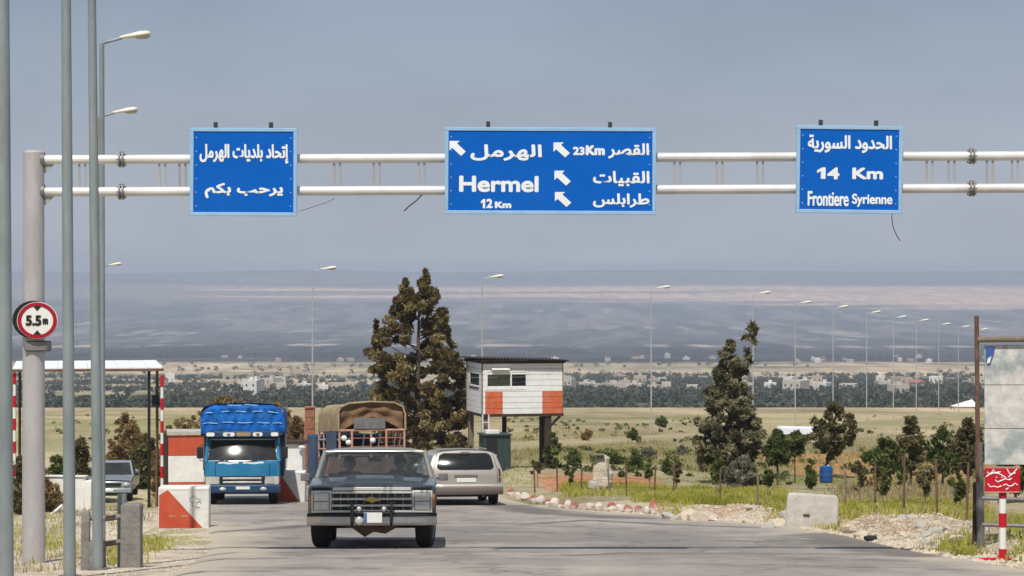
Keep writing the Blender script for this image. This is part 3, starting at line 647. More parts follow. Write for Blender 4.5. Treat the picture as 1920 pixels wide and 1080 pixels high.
FAR = [(586, 132, 505, 'far lamp post rising behind the blue truck and the red pillar'), (904, 145, 520, 'far lamp post standing behind the big brown tree and the watchtower'), (1221, 165, 540, 'far lamp post in the field between the watchtower and the conifer'),
       (1412, 178, 550, 'far lamp post showing just above the conifer tip'), (1491, 195, 568, 'far lamp post just right of the conifer'), (1562, 207, 576, 'far lamp post above the wind bent dark tree'), (1625, 222, 586, None), (1675, 238, 595, None), (1718, 250, 601, None), (1760, 263, 608, None), (1797, 278, 613, None), (1832, 292, 618, None)]
for i, (X, d, Y, lab) in enumerate(FAR):
    p = at(X, d); H = (HZ - Y) / F * d - p[2] - .1
    if proto is None:
        proto = lamp_parts(thing('street_lamp', lab, 'street lamp', p, group='lamp posts along the far road'), 9.0, .048, 1.3, arm=.34, head=.60, steel='galv_light'); o = proto
    else:
        o = dup(proto, p, label=lab or 'one of the small far lamp posts in the row above the dark trees at right')
    o.scale = (1, 1, H / 9.0)
ORD = ['first', 'second', 'third', 'fourth', 'fifth', 'sixth', 'seventh', 'eighth', 'ninth', 'tenth', 'eleventh', 'twelfth']
for i, o in enumerate([o for o in C.objects if o.get('group') == 'lamp posts along the far road'][6:]):
    o['label'] = 'small far lamp post, %s to the right of the wind bent tree' % ORD[i]

# ------------------------------------------------------------------ vehicles
def place(X, d, yaw, name, label, cat, sink=0.0, group=None, pitch_d=2.0):
    x = px(X, d); z = -float(hbase(d)) + 0.03
    slope = (float(hbase(d + pitch_d)) - float(hbase(d))) / pitch_d
    return thing(name, label, cat, (x, d, z - sink), (-math.atan(slope), 0, math.radians(yaw)), group)
def wheel(t, x, y, r, wd, steer=0, hub=None, name='wheel'):
    """tyre with shoulders and a dished rim, axle along x"""
    def ring(rad, xx): return [(xx, rad * math.cos(2 * PI * k / 28), rad * math.sin(2 * PI * k / 28)) for k in range(28)]
    h = wd / 2; s = 1 if x >= 0 else -1
    mb = MB(); mb.loft([ring(r * .60, -h * .9), ring(r * .88, -h), ring(r * .97, -h * .8), ring(r, -h * .5), ring(r, h * .5), ring(r * .97, h * .8), ring(r * .88, h), ring(r * .60, h * .9)], cap=True)
    o = mb.build(name, M['rubber'], t, angle=25); o.location = (x, y, r); o.rotation_euler = (0, 0, math.radians(steer))
    mb = MB(); mb.loft([ring(r * .58, s * h * .95), ring(r * .52, s * h * .55), ring(r * .2, s * h * .5), ring(r * .18, s * h * .85), ring(.01, s * h * .88)], cap=False)
    mb.build('rim', hub or M['mid_steel'], o)
    for k in range(6):       # tread grooves
        pass
    return o

def pickup():
    t = place(697, 40.9, 1.6, 'pickup_truck', 'old dark pickup truck with square chrome grille driving towards the camera', 'pickup truck')
    # front clip with wheel arches, sides, cab floor
    arc = [(.87 + .44 * math.cos(a), .36 + .42 * math.sin(a)) for a in np.linspace(math.radians(8), math.radians(172), 12)]
    prof = [(.12, .50), (.10, .88), (.16, .945), (1.5, 1.07), (1.5, .40)] + arc + [(.40, .42), (.22, .42)]
    for s in (-1, 1):
        mb = MB(); mb.prism(prof, 'x', s * .60, s * .985); mb.build('fender', M['grey_paint'] if s < 0 else M['navy'], t, .025)
    B('engine_bay', M['black'], t, -.6, .6, .22, 1.5, .42, .93)
    def hood(u, v):
        x = (u - .5) * 1.92; y = .07 + v * 1.44
        z = .955 + .125 * (v ** .8) + .035 * (1 - (x / .96) ** 2) + .018 * (1 if abs(x) < .42 else max(0, 1 - (abs(x) - .42) / .08))
        if v < .04: z -= .03
        return (x, y, z)
    mb = MB(); mb.patch(hood, 40, 24); mb.patch(lambda u, v: ((u - .5) * 1.92, .07, hood(u, 0)[2] - .075 * v), 40, 2)
    mb.build('hood', M['navy'], t, angle=30)
    for s in (-1, 1): MB().tube([(lambda p: (p[0], p[1], p[2] + .003))(hood(.5 + s * .40, v)) for v in np.linspace(.02, .98, 10)], .006, 5).build('panel_gap', M['black'], t)
    MB().tube([(lambda p: (p[0], p[1], p[2] + .002))(hood(u, .985)) for u in np.linspace(.06, .94, 14)], .012, 5).build('cowl_vent', M['black'], t)
    # hood lip in pale trim, black shadow strips above the lamps
    B('hood_lip', M['trim'], t, -.60, .60, .040, .068, .895, .945, .006)
    g = B('grille', M['black'], t, -.62, .62, .055, .11, .565, .885)
    for z in (.575, .665, .765, .865): B('grille_bar', M['trim'], g, -.62, .62, .035, .06, z - .017, z + .017, .004)
    for k in range(11):
        x = -.60 + k * .12; B('grille_bar', M['mid_steel'], g, x - .006, x + .006, .042, .062, .575, .865)
    bow = [(-.11, -.022), (-.035, -.022), (-.035, -.042), (.045, -.042), (.052, -.022), (.125, -.022), (.105, .022), (.035, .022), (.035, .042), (-.045, .042), (-.052, .022), (-.125, .022)]
    MB().prism([(x + .0, z + .755) for x, z in bow], 'y', .015, .04).build('emblem', M['gold'], g)
    for s in (-1, 1):
        cx_ = s * .775
        h = B('headlight', M['trim'], t, cx_ - .155, cx_ + .155, .035, .12, .555, .895, .008)
        for z0, z1 in ((.60, .72), (.735, .855)):
            B('rim', M['mid_steel'], h, cx_ - .128, cx_ + .128, .029, .04, z0 - .010, z1 + .010, .003)
            l_ = MB(); l_.patch(lambda u, v: (cx_ + (u - .5) * .225, .026 - .014 * math.sin(PI * u) * math.sin(PI * v), z0 + v * (z1 - z0)), 8, 6); l_.build('lens', M['lens'], h)
        B('shadow_strip', M['black'], t, cx_ - .15, cx_ + .15, .045, .1, .90, .945)  # black box painted in for the shadow under the hood edge
        B('side_lamp', M['amber'], t, s * .945 - .02 * 1, s * .945 + .02, .06, .12, .62, .84, .005)
    # bumper
    mb = MB(); 
    sec = [(.0, .36), (-.03, .40), (-.03, .50), (.0, .535), (.10, .535), (.10, .36)]
    rings = [[(x, y + .16 * (abs(x) / 1.0) ** 4, z) for y, z in sec] for x in np.linspace(-1.0, 1.0, 17)]
    mb.loft(rings).build('bumper', M['chrome'], t, .006)
    rings = [[(x, y - .012 + .16 * (abs(x) / 1.0) ** 4, z) for y, z in [(-.03, .497), (-.03, .535), (.05, .545), (.05, .497)]] for x in np.linspace(-1.0, 1.0, 17)]
    MB().loft(rings).build('bumper_strip', M['black'], t)
    for s in (-.30, .30):
        b_ = MB().tube([(s, -.05, .36), (s, -.10, .42), (s, -.10, .62), (s, -.06, .70), (s + .04 * (1 if s > 0 else -1), .0, .71)], .026, 10).build('bumper_guard', M['black'], t)
        MB().tube([(s, -.095, .36), (s, -.095, .335)], .03, 8).build('foot', M['black'], b_)
    MB().tube([(-.30, -.09, .585), (.30, -.09, .585)], .018, 8).build('guard_bar', M['dark_steel'], t)
    for x, z, r in ((-.19, .615, .045), (.19, .615, .045), (-.19, .435, .075)):
        f_ = MB().ball((x, -.12, z), (r, .045, r), 14, 10).build('fog_lamp', M['chrome'], t); MB().ball((x, -.150, z), (r * .8, .022, r * .8), 14, 8).build('lens', M['lens'], f_)
    p = B('number_plate', M['plate'], t, -.115, .16, -.115, -.105, .405, .56, .003); B('plate_band', M['plate_blue'], p, -.112, -.072, -.118, -.1155, .41, .555)
    lettering('3 1 7', -.05, .15, .425, .49, -.1165, p, M['mid_steel'], .003) if False else None
    # underbody
    B('chassis', M['black'], t, -.42, .42, .35, 4.75, .34, .50)
    MB().prism([(-.55, .36), (-.3, .30), (-.12, .17), (.02, .25), (.2, .22), (.42, .34), (.5, .40), (-.5, .42)], 'y', .45, .8).build('crossmember', M['rust_dark'], t)
    MB().tube([(-.8, .87, .34), (.8, .87, .34)], .045, 10).build('axle', M['black'], t); MB().tube([(-.8, 3.95, .36), (.8, 3.95, .36)], .06, 10).build('axle', M['black'], t)
    wheel(t, -.80, .87, .36, .25, -7, M['chrome']); wheel(t, .82, .87, .36, .25, -7, M['chrome']); wheel(t, -.82, 3.95, .36, .25, 0, M['chrome']); wheel(t, .82, 3.95, .36, .25, 0, M['chrome'])
    # cab
    for s in (-1, 1):
        mb = MB(); mb.prism([(1.5, .42), (1.5, 1.068), (2.95, 1.075), (2.95, .42)], 'x', s * .925, s * .985); d_ = mb.build('door', M['grey_paint'], t, .015)
        B('handle', M['chrome'], d_, s * .985 - .01, s * .985 + .015, 2.62, 2.78, .94, .97, .004)
        # pillars
        mb = MB(); mb.tube([(s * .915, 1.50, 1.06), (s * .80, 1.96, 1.495)], .035, 8).build('pillar', M['grey_paint'], t)
        mb = MB(); mb.tube([(s * .92, 2.9, 1.06), (s * .79, 2.86, 1.50)], .045, 8).build('pillar', M['grey_paint'], t)
        MB().add([(s * .93, 1.56, 1.075), (s * .93, 2.86, 1.075), (s * .815, 2.83, 1.49), (s * .815, 1.98, 1.49)], [(0, 1, 2, 3)]).build('side_window', M['glass'], t, smooth=False)
        mr_ = MB().tube([(s * .97, 1.66, 1.05), (s * 1.10, 1.62, 1.10)], .012, 6).build('mirror', M['dark_steel'], t); B('mirror_shell', M['mid_steel'], mr_, s * 1.10 - .075, s * 1.10 + .075, 1.58, 1.63, 1.03, 1.15, .012)
        MB().tube([(s * .5 - .25, 1.47, 1.085), (s * .5 + .05, 1.56, 1.13)], .008, 6).build('wiper', M['black'], t)
    def roof(u, v):
        x = (u - .5) * 1.62; y = 1.93 + v * 1.0; e_ = abs(u - .5) * 2
        return (x, y + .0, 1.50 + .065 * (1 - e_ ** 4) - .03 * (1 - min(1, v / .12)) ** 2 - .02 * max(0, (v - .9) / .1))
    mb = MB(); mb.patch(roof, 24, 12); mb.patch(lambda u, v: (roof(u, 0)[0], 1.93, roof(u, 0)[2] - .035 * v), 24, 1); mb.build('roof', M['grey_paint'], t)
    MB().tube([(-.82, 2.9, 1.495), (-.82, 1.94, 1.495), (.82, 1.94, 1.495), (.82, 2.9, 1.495)], .016, 8).build('drip_rail', M['trim'], t)
    B('headliner', M['interior'], t, -.76, .76, 1.98, 2.86, 1.478, 1.49)
    def ws(u, v):
        x = (u - .5) * (1.80 * (1 - v) + 1.56 * v); return (x, 1.50 + .455 * v - .05 * (1 - (2 * u - 1) ** 2), 1.075 + .42 * v)
    MB().patch(ws, 16, 8).build('windscreen', M['glass'], t)
    mb = MB(); mb.tube([ws(k / 12, 1.0) for k in range(13)], .014, 6).build('windscreen_trim', M['chrome'], t)
    MB().tube([ws(k / 12, 0.0) for k in range(13)], .018, 6).build('windscreen_trim', M['black'], t)
    B('rear_wall', M['grey_paint'], t, -.92, .92, 2.90, 2.95, .45, 1.10); MB().add([(-.80, 2.92, 1.10), (.80, 2.92, 1.10), (.74, 2.87, 1.45), (-.74, 2.87, 1.45)], [(0, 1, 2, 3)]).build('rear_window', M['glass'], t, smooth=False)
    MB().tube([(-.9, 2.92, 1.09), (.9, 2.92, 1.09)], .02, 6).tube([(-.79, 2.87, 1.47), (.79, 2.87, 1.47)], .03, 6).build('rear_frame', M['grey_paint'], t)
    B('dashboard', M['interior'], t, -.88, .88, 1.56, 1.82, .86, 1.085, .03)
    B('floor_pan', M['interior'], t, -.9, .9, 1.5, 2.9, .44, .5)
    mb = MB(); mb.box(-.78, .78, 2.12, 2.65, .55, .74); s_ = mb.build('seat', M['interior'], t, .04); B('seat_back', M['interior'], s_, -.78, .78, 2.62, 2.80, .72, 1.14, .04)
    st = MB(); st.tube([(.40 + .18 * math.cos(a), 1.95 + .05 * math.sin(a), 1.02 + .165 * math.sin(a)) for a in np.linspace(0, 2 * PI, 25)], .014, 8, cap=False)
    st.tube([(.40, 1.99, 1.02), (.40, 1.75, .92)], .025, 8); st.build('steering_wheel', M['black'], t)
    rm = B('rear_view_mirror', M['black'], t, -.11, .11, 1.97, 2.0, 1.335, 1.40, .01); MB().tube([(0, 1.97, 1.39), (0, 1.93, 1.46)], .01, 6).build('mirror_arm', M['black'], rm)
    # bed
    bed = B('cargo_bed', M['grey_paint'], t, -.93, .93, 2.98, 4.9, .62, .68)
    arc2 = [(3.95 + .44 * math.cos(a), .36 + .42 * math.sin(a)) for a in np.linspace(math.radians(8), math.radians(172), 12)]
    for s in (-1, 1): MB().prism([(2.98, .42), (2.98, 1.075), (4.9, 1.06), (4.9, .45)] + arc2, 'x', s * .90, s * .985).build('bed_side', M['grey_paint'], bed, .012)
    B('tailgate', M['grey_paint'], bed, -.92, .92, 4.86, 4.92, .5, 1.05, .01); B('bulkhead', M['grey_paint'], bed, -.9, .9, 2.99, 3.03, .68, 1.06)
    return t
PK = pickup()

# people in the pickup: one skinned surface each
def person(label, mats, root, P0, arms, hair_r=.10, lean=0.0):
    """seated figure facing -y; P0 hip position in the vehicle's own frame"""
    J = {'hip': (0, 0, .08), 'belly': (0, .03, .22), 'chest': (0, .05, .40), 'neck': (0, .04, .53), 'jaw': (0, .015, .60), 'head': (0, .02, .68), 'crown': (0, .03, .76),
         'ls': (.17, .05, .47), 'le': arms[0], 'lh': arms[1], 'lf': tuple(np.array(arms[1]) + np.array((-.03, -.07, .02))), 'rs': (-.17, .05, .47), 're': arms[2], 'rh': arms[3], 'rf': tuple(np.array(arms[3]) + np.array((.03, -.07, .02))),
         'lk': (.13, -.40, .12), 'la': (.13, -.48, -.20), 'lt': (.13, -.62, -.24), 'rk': (-.13, -.40, .12), 'ra': (-.13, -.48, -.20), 'rt': (-.13, -.62, -.24), 'lhip': (.09, -.02, .07), 'rhip': (-.09, -.02, .07)}
    Rr = dict(hip=.13, belly=.125, chest=.14, neck=.052, jaw=.065, head=.092, crown=.06, ls=.065, le=.045, lh=.035, lf=.025, rs=.065, re=.045, rh=.035, rf=.025, lk=.07, la=.05, lt=.04, rk=.07, ra=.05, rt=.04, lhip=.09, rhip=.09)
    E_ = [('hip', 'belly'), ('belly', 'chest'), ('chest', 'neck'), ('neck', 'jaw'), ('jaw', 'head'), ('head', 'crown'), ('chest', 'ls'), ('ls', 'le'), ('le', 'lh'), ('lh', 'lf'), ('chest', 'rs'), ('rs', 're'), ('re', 'rh'), ('rh', 'rf'), ('hip', 'lhip'), ('hip', 'rhip'), ('lhip', 'lk'), ('lk', 'la'), ('la', 'lt'), ('rhip', 'rk'), ('rk', 'ra'), ('ra', 'rt')]
    ks = list(J); me = bpy.data.meshes.new('person'); me.from_pydata([J[k] for k in ks], [(ks.index(a), ks.index(b_)) for a, b_ in E_], [])
    tmp = bpy.data.objects.new('person_rig', me); C.objects.link(tmp)
    tmp.modifiers.new('skin', 'SKIN'); sd = tmp.modifiers.new('sub', 'SUBSURF'); sd.levels = 1; sd.render_levels = 1
    for i, k in enumerate(ks):
        me.skin_vertices[0].data[i].radius = (Rr[k], Rr[k] * (.8 if k in ('hip', 'belly', 'chest') else 1)); me.skin_vertices[0].data[i].use_root = (k == 'hip')
    body = bpy.data.meshes.new_from_object(tmp.evaluated_get(bpy.context.evaluated_depsgraph_get())); bpy.data.objects.remove(tmp)
    for m_ in mats: body.materials.append(m_)
    for p in body.polygons:
        c = p.center; p.use_smooth = True; near_hand = min((c - Vector(J['lf'])).length, (c - Vector(J['rf'])).length) < .10
        p.material_index = 1 if (c.z > .525 or near_hand) else 0
    body.name = 'person'
    o = bpy.data.objects.new('person', body); C.objects.link(o); tag(o, label, 'person')
    bpy.context.view_layer.update()
    mw = Matrix.LocRotScale(root.location, root.rotation_euler, None)
    o.matrix_world = mw @ Matrix.Translation(P0)
    hd_ = (0, .02, .68)
    MB().ball((0, .045, .715), (.098, .105, .085), 14, 10).ball((0, .085, .65), (.09, .06, .10), 12, 8).build('hair', mats[2], o)
    MB().prism([(-.075, .67), (-.055, .635), (-.012, .66)], 'z', 0, 0) if False else None
    MB().prism([(-.068, .655), (-.094, .625), (-.066, .618)], 'x', -.013, .013).build('nose', mats[1], o)
    for s in (-1, 1):
        MB().ball((s * .034, -.064, .672), (.014, .008, .008), 8, 6).build('eye', mats[2], o); MB().ball((s * .094, .025, .655), (.014, .022, .032), 8, 6).build('ear', mats[1], o)
    MB().box(-.026, .026, -.066, -.056, .584, .592).build('mouth', M['cloth_maroon'], o)
    for hand in ('lf', 'rf'):      # fingers, unequal and bent
        c = Vector(J[hand]); s = 1 if hand == 'lf' else -1
        mb = MB()
        for k, ln in enumerate((.055, .066, .062, .045)):
            q = c + Vector((s * (.018 - k * .013), -.015, .0)); mb.tube([q, q + Vector((0, -ln * .6, .012)), q + Vector((0, -ln, -.016))], [.0095, .009, .007], 6)
        q = c + Vector((-s * .02, 0, .01)); mb.tube([q, q + Vector((-s * .022, -.022, .016)), q + Vector((-s * .026, -.045, .008))], [.011, .0095, .008], 6)
        mb.build('fingers', mats[1], o)
    return o
person('driver in a pale shirt with dark hair, hands on the pickup steering wheel', [M['cloth_pale'], M['skin'], M['hair']], PK, (.40, 2.40, .66),
       [(.27, -.12, .28), (.16, -.36, .37), (-.27, -.12, .28), (-.16, -.36, .37)])
person('passenger in a maroon top with dark hair on the pickup front bench', [M['cloth_maroon'], M['skin'], M['hair']], PK, (-.42, 2.40, .64),
       [(.24, -.02, .26), (.13, -.26, .16), (-.24, -.02, .26), (-.13, -.26, .16)])

def minivan():
    t = place(874, 68.6, 6.5, 'minivan', 'champagne beige minivan seen from behind on the right of the road', 'minivan')
    W = .965
    def half(z, y):      # half width of the body at height z
        pts = [(.26, .90), (.36, .945), (.75, .965), (.90, .955), (1.30, .80), (1.38, .72), (1.42, .55)]
        return float(np.interp(z, [p[0] for p in pts], [p[1] for p in pts]))
    def ry(z, x=0):      # rear face position
        b_ = .135 * (abs(x) / W) ** 2.2
        return (.02 + max(0, z - .80) * .22 + max(0, z - .85) ** 2 * .62) + b_
    zs = [.28, .36, .5, .65, .8, .92, 1.0, 1.1, 1.2, 1.28, 1.345, 1.39, 1.415]
    # sides lofted front to back
    ys = [None, .35, 1.2, 2.6, 3.3, 3.9, 4.4, 4.7]
    scale_top = [1, 1, 1, 1, .985, .6, 0, 0]
    rings = []
    for y, kt in zip(ys, scale_top):
        ring = []
        for s in (1, -1):
            zl = zs if s == 1 else list(reversed(zs))
            for z in zl:
                z2 = z if z < .9 or kt >= 1 else .9 + (z - .9) * max(kt, .02)
                hwid = half(z, 0) * (1 if y is None or y < 4.3 else (.95 if y < 4.6 else .82))
                yy = ry(z, hwid) if y is None else (y if kt > .5 else y - max(0, z2 - .9) * .3)
                ring.append((s * hwid, yy, z2 if not (y and y > 4.6) else min(z2, .8)))
        rings.append(ring)
    mb = MB(); mb.loft(rings, cap=False)
    # rear face
    zz = np.linspace(.28, 1.415, 22)
    mb.patch(lambda u, v: ((2 * u - 1) * half(.28 + v * 1.135, 0), ry(.28 + v * 1.135, (2 * u - 1) * half(.28 + v * 1.135, 0)), .28 + v * 1.135), 20, 24)
    r0 = rings[-1]; mb.add(r0, [tuple(range(len(r0)))])
    # roof deck
    mb.patch(lambda u, v: ((2 * u - 1) * .55, ry(1.415, (2 * u - 1) * .55) + v * (3.35 - .3), 1.415 + .022 * (1 - (2 * u - 1) ** 2)), 10, 10)
    mb.build('body', M['champagne'], t, angle=30)
    def rear(x, z, off=.008): return (x, ry(z, x) - off, z)
    def pan(name, material, hw0, hw1, z0, z1, off=.008, rr=.12, parent=t):
        def fn(u, v):
            hwz = hw0 * (1 - v) + hw1 * v; a = 2 * u - 1
            inset = rr * (max(0, abs(2 * v - 1) - .6) / .4) ** 2
            return rear(a * (hwz - inset), z0 + v * (z1 - z0), off)
        return MB().patch(fn, 20, 12).build(name, material, parent)
    pan('window_seal', M['black'], .76, .655, .915, 1.345, .006, .10); rw = pan('rear_window', M['glass_dark'], .735, .63, .935, 1.325, .012, .10)
    MB().tube([rear(-.02, .93, .03), rear(.24, 1.02, .03)], .008, 6).build('wiper', M['black'], rw)
    B('spoiler_lamp', M['lens_red'], t, -.12, .12, .205, .225, 1.355, 1.375)
    MB().patch(lambda u, v: rear(-.30 + .60 * u, .735 + .055 * v, .022), 8, 2).build('tailgate_handle', M['champ_dark'], t)
    for x_ in (-.83, .83): MB().tube([rear(x_ * (1 - .13 * max(0, (z_ - .9) / .45)), z_, .002) for z_ in np.linspace(.56, 1.36, 14)], .006, 5).build('panel_gap', M['black'], t)
    p = MB().patch(lambda u, v: rear(-.235 + .50 * u, .60 + .11 * v, .014), 4, 2).build('number_plate', M['plate'], t)
    for s in (-1, 1):
        tl = MB().patch(lambda u, v: (s * (half(.60 + .34 * v, 0) + .006 - .10 * u), ry(.60 + .34 * v, half(.6, 0) - .10 * u) - .012 + (.12 * (1 - u) ** 3), .60 + .34 * v), 6, 6).build('tail_light', M['lens_red'], t)
        MB().patch(lambda u, v: (s * (half(.70, 0) + .009 - .09 * u), ry(.7, half(.7, 0) - .09 * u) - .016 + (.12 * (1 - u) ** 3), .69 + .07 * v), 6, 2).build('reversing_lens', M['amber'], tl)
        # side glass
        for y0, y1 in ((.62, 1.35), (1.42, 2.35), (2.42, 3.3)):
            MB().patch(lambda u, v: (s * (half(.96 + .32 * v, 0) + .006), y0 + u * (y1 - y0) + (.12 * v if y0 < 1 else 0), .96 + .32 * v), 2, 4).build('side_window', M['glass_dark'], t)
        wheel(t, s * .80, .95, .31, .22, 0, M['trim']); wheel(t, s * .80, 3.75, .31, .22, 0, M['trim'])
        MB().ball((s * 1.04, 3.0, .97), (.09, .05, .07), 10, 8).build('mirror', M['champagne'], t)
        MB().tube([(s * .58, .55, 1.445), (s * .58, 3.0, 1.455)], .014, 6).build('roof_rail', M['champagne'], t)
    sec = [(-.05, .50), (-.075, .47), (-.075, .36), (-.03, .28), (.10, .28), (.10, .515), (0, .52)]
    MB().loft([[(x, y + .02 + .09 * (abs(x) / .97) ** 4, z) for y, z in sec] for x in np.linspace(-.97, .97, 17)]).build('bumper', M['champ_dark'], t, angle=50)
    MB().loft([[(x, y + .015 + .09 * (abs(x) / .97) ** 4, z) for y, z in [(-.075, .455), (-.085, .50), (-.05, .545), (.02, .545), (.02, .455)]] for x in np.linspace(-.965, .965, 17)]).build('bumper_top', M['champagne'], t, angle=50)
    B('underbody', M['black'], t, -.78, .78, .2, 4.4, .22, .34); MB().tube([(-.74, .95, .28), (.74, .95, .28)], .05, 8).build('axle', M['black'], t)
    MB().tube([(.45, .02, .25), (.45, .6, .25)], .03, 8).build('exhaust', M['rust_dark'], t)
    return t
minivan()

def blue_truck():
    t = place(454, 69.2, 4.0, 'blue_truck', 'blue cab light truck with a blue tarpaulin canopy facing the camera at left', 'truck')
    # cab shell: panels round a real windscreen opening
    for s in (-1, 1): MB().tube([(s * .70, .045, .74), (s * .70, .045, 1.05)], .005, 5).build('panel_gap', M['black'], t)
    MB().tube([(-.94, .075, .735), (0, .045, .735), (.94, .075, .735)], .008, 5).build('panel_gap', M['black'], t)
    def front_y(z): q = max(0, z - 1.08); return .06 + q * .34 + q * q * .28
    def cabx(z): return float(np.interp(z, [.5, .8, 1.1, 1.72, 1.9], [.95, .965, .965, .90, .86]))
    mb = MB(); mb.patch(lambda u, v: ((2 * u - 1) * cabx(.70 + .44 * v), front_y(.70 + .44 * v) + .10 * abs(2 * u - 1) ** 6, .70 + .44 * v), 24, 8).build('front_panel', M['blue_cab'], t)
    def ring(z, k=1.0): return [(-cabx(z) * k, 1.65, z), (-cabx(z) * k, front_y(z) + .10, z), (-cabx(z) * k + .08, front_y(z), z), (cabx(z) * k - .08, front_y(z), z), (cabx(z) * k, front_y(z) + .10, z), (cabx(z) * k, 1.65, z)]
    MB().loft([ring(1.70), ring(1.80), ring(1.86, .95)], cap=True).build('roof', M['blue_cab'], t, .01)
    for s in (-1, 1):
        MB().prism([(.14, .55), (.12, 1.12), (1.65, 1.12), (1.65, .55), (1.35, .55), (1.28, .78), (1.05, .88), (.8, .88), (.55, .78), (.45, .55)], 'x', s * .90, s * .962).build('door', M['blue_cab'], t, .01)
        MB().tube([(s * .945, front_y(1.12) + .06, 1.10), (s * .895, front_y(1.72) + .06, 1.73)], .042, 8).build('pillar', M['blue_cab'], t); MB().tube([(s * .95, 1.62, 1.10), (s * .89, 1.62, 1.72)], .05, 8).build('pillar', M['blue_cab'], t)
        MB().add([(s * .955, .30, 1.12), (s * .955, 1.58, 1.12), (s * .905, 1.58, 1.69), (s * .905, .40, 1.69)], [(0, 1, 2, 3)]).build('side_window', M['glass_teal'], t, smooth=False)
        m_ = MB().tube([(s * .95, .30, 1.55), (s * 1.10, .20, 1.55), (s * 1.10, .20, 1.15), (s * .96, .26, 1.12)], .014, 6).build('mirror', M['black'], t); B('mirror_glass', M['black'], m_, s * 1.10 - .08, s * 1.10 + .08, .16, .20, 1.20, 1.50, .02)
        h = MB().patch(lambda u, v: (s * (.60 + .33 * u), .035 + .10 * u ** 5, .545 + .17 * v), 6, 4).build('headlight', M['lens'], t); B('bezel', M['trim'], h, s * .765 - .175, s * .765 + .175, .06, .10, .525, .735)
        B('indicator', M['amber'], h, s * .935 - .02, s * .935 + .03, .10, .16, .56, .70)
        wheel(t, s * .80, .95, .37, .23, 0, M['trim']); wheel(t, s * .80, 3.9, .37, .40, 0, M['trim'])
        MB().tube([(s * .42 - .30, front_y(1.12) - .02, 1.115), (s * .42 + .20, front_y(1.2) - .015, 1.19)], .010, 6).build('wiper', M['black'], t)
    def ws(u, v): z = 1.13 + .56 * v; return ((2 * u - 1) * (cabx(z) - .055), front_y(z) + .13 * abs(2 * u - 1) ** 2 - .004, z)
    MB().patch(ws, 20, 8).build('windscreen', M['glass_teal'], t)
    MB().tube([ws(u, v) for u, v in [(k / 10, 0) for k in range(11)] + [(1, k / 6) for k in range(1, 7)] + [(1 - k / 10, 1) for k in range(1, 11)] + [(0, 1 - k / 6) for k in range(1, 7)]], .017, 6).build('windscreen_trim', M['trim'], t)
    for x0, x1, z0, z1 in ((-.62, -.10, 1.06, 1.105), (.02, .55, 1.06, 1.105)): MB().patch(lambda u, v: (x0 + (x1 - x0) * u, front_y(1.1) - .008, z0 + (z1 - z0) * v + .01 * math.sin(9 * u)), 14, 2).build('emblem', M['white'], t)
    B('grille', M['black'], t, -.58, .58, .05, .12, .53, .72)
    for z in (.685, .585): B('grille_bar', M['trim'], t, -.50, .50, .025, .06, z - .025, z + .025, .006)
    B('cab_interior', M['interior'], t, -.88, .88, .35, .72, .90, 1.16, .03); B('seat_back', M['interior'], t, -.8, .8, 1.35, 1.5, .8, 1.5, .04); B('cab_back', M['blue_cab'], t, -.92, .92, 1.62, 1.66, .6, 1.75)
    sec = [(.0, .30), (-.03, .34), (-.03, .49), (.0, .525), (.12, .525), (.12, .30)]
    MB().loft([[(x, y + .11 * abs(x) ** 5, z) for y, z in sec] for x in np.linspace(-.985, .985, 15)]).build('bumper', M['blue_dark'], t, .008)
    B('number_plate', M['plate'], t, -.16, .20, -.05, -.035, .40, .475, .003)
    for s in (-.5, .55): MB().ball((s, -.03, .41), (.09, .03, .05), 12, 8).build('fog_lamp', M['lens'], t)
    B('chassis', M['black'], t, -.45, .45, .3, 5.4, .40, .56); MB().tube([(-.75, .95, .30), (.75, .95, .30)], .05, 8).build('axle', M['black'], t); MB().tube([(-.75, 3.9, .36), (.75, 3.9, .36)], .07, 8).build('axle', M['black'], t)
    for s in (-1, 1): B('mudguard', M['black'], t, s * .8 - .16, s * .8 + .16, .42, .46, .30, .62)
    # visor board with painted panels over the windscreen
    v_ = B('visor', M['blue_dark'], t, -.97, .97, .12, .50, 1.755, 1.90, .02)
    for x0, x1, mm in ((-.93, -.72, 'white'), (-.50, -.20, 'white'), (-.16, .22, 'tan_canvas'), (.27, .52, 'white'), (.74, .93, 'white')):
        MB().prism([(x0, 1.79), (x0 + .04, 1.775), (x1 - .04, 1.775), (x1, 1.79), (x1, 1.86), (x1 - .05, 1.875), (x0 + .05, 1.875), (x0, 1.86)], 'y', .105, .122).build('painted_panel', M[mm], v_)
    for x in (-.36, .40): MB().ball((x, .10, 1.825), (.05, .02, .035), 10, 6).build('eye_motif', M['mid_steel'], v_)
    # canopy: lofted tarpaulin with sagging quilt between hoops
    def half(k): return [(-1.09, .0), (-1.09, .55), (-1.06, .70), (-.98, .79), (-.7, .84), (0, .87), (.7, .84), (.98, .79), (1.06, .70), (1.09, .55), (1.09, 0)]
    y0 = .40; rings = []
    for j in range(15):
        sag = .025 * abs(math.sin(j * PI / 2 * .7)); rings.append([(x * (1 - sag * .4), y0 + j * .345, 1.78 + z - sag * (z > .3)) for x, z in half(0)])
    cn = MB(); cn.loft(rings, cap=False, closed=False)
    def frontp(u, v):
        a = 2 * u - 1; hwid = 1.09 * (1 - .13 * max(0, (v - .68) / .32) ** 2); top = 1.78 + .86 - .05 * a * a - .10 * max(0, abs(a) - .84) / .16
        z = 1.84 + v * (top - 1.84)
        bulge = .014 * abs(math.sin(v * PI * 3)) * (.5 + .5 * abs(math.sin(a * PI * 2.5 + v))) + .014 * math.sin(13 * a + 5 * v) + .010 * math.sin(29 * a - 9 * v)
        return (a * hwid, y0 - .03 - bulge + .10 * max(0, v - .85) / .15, z)
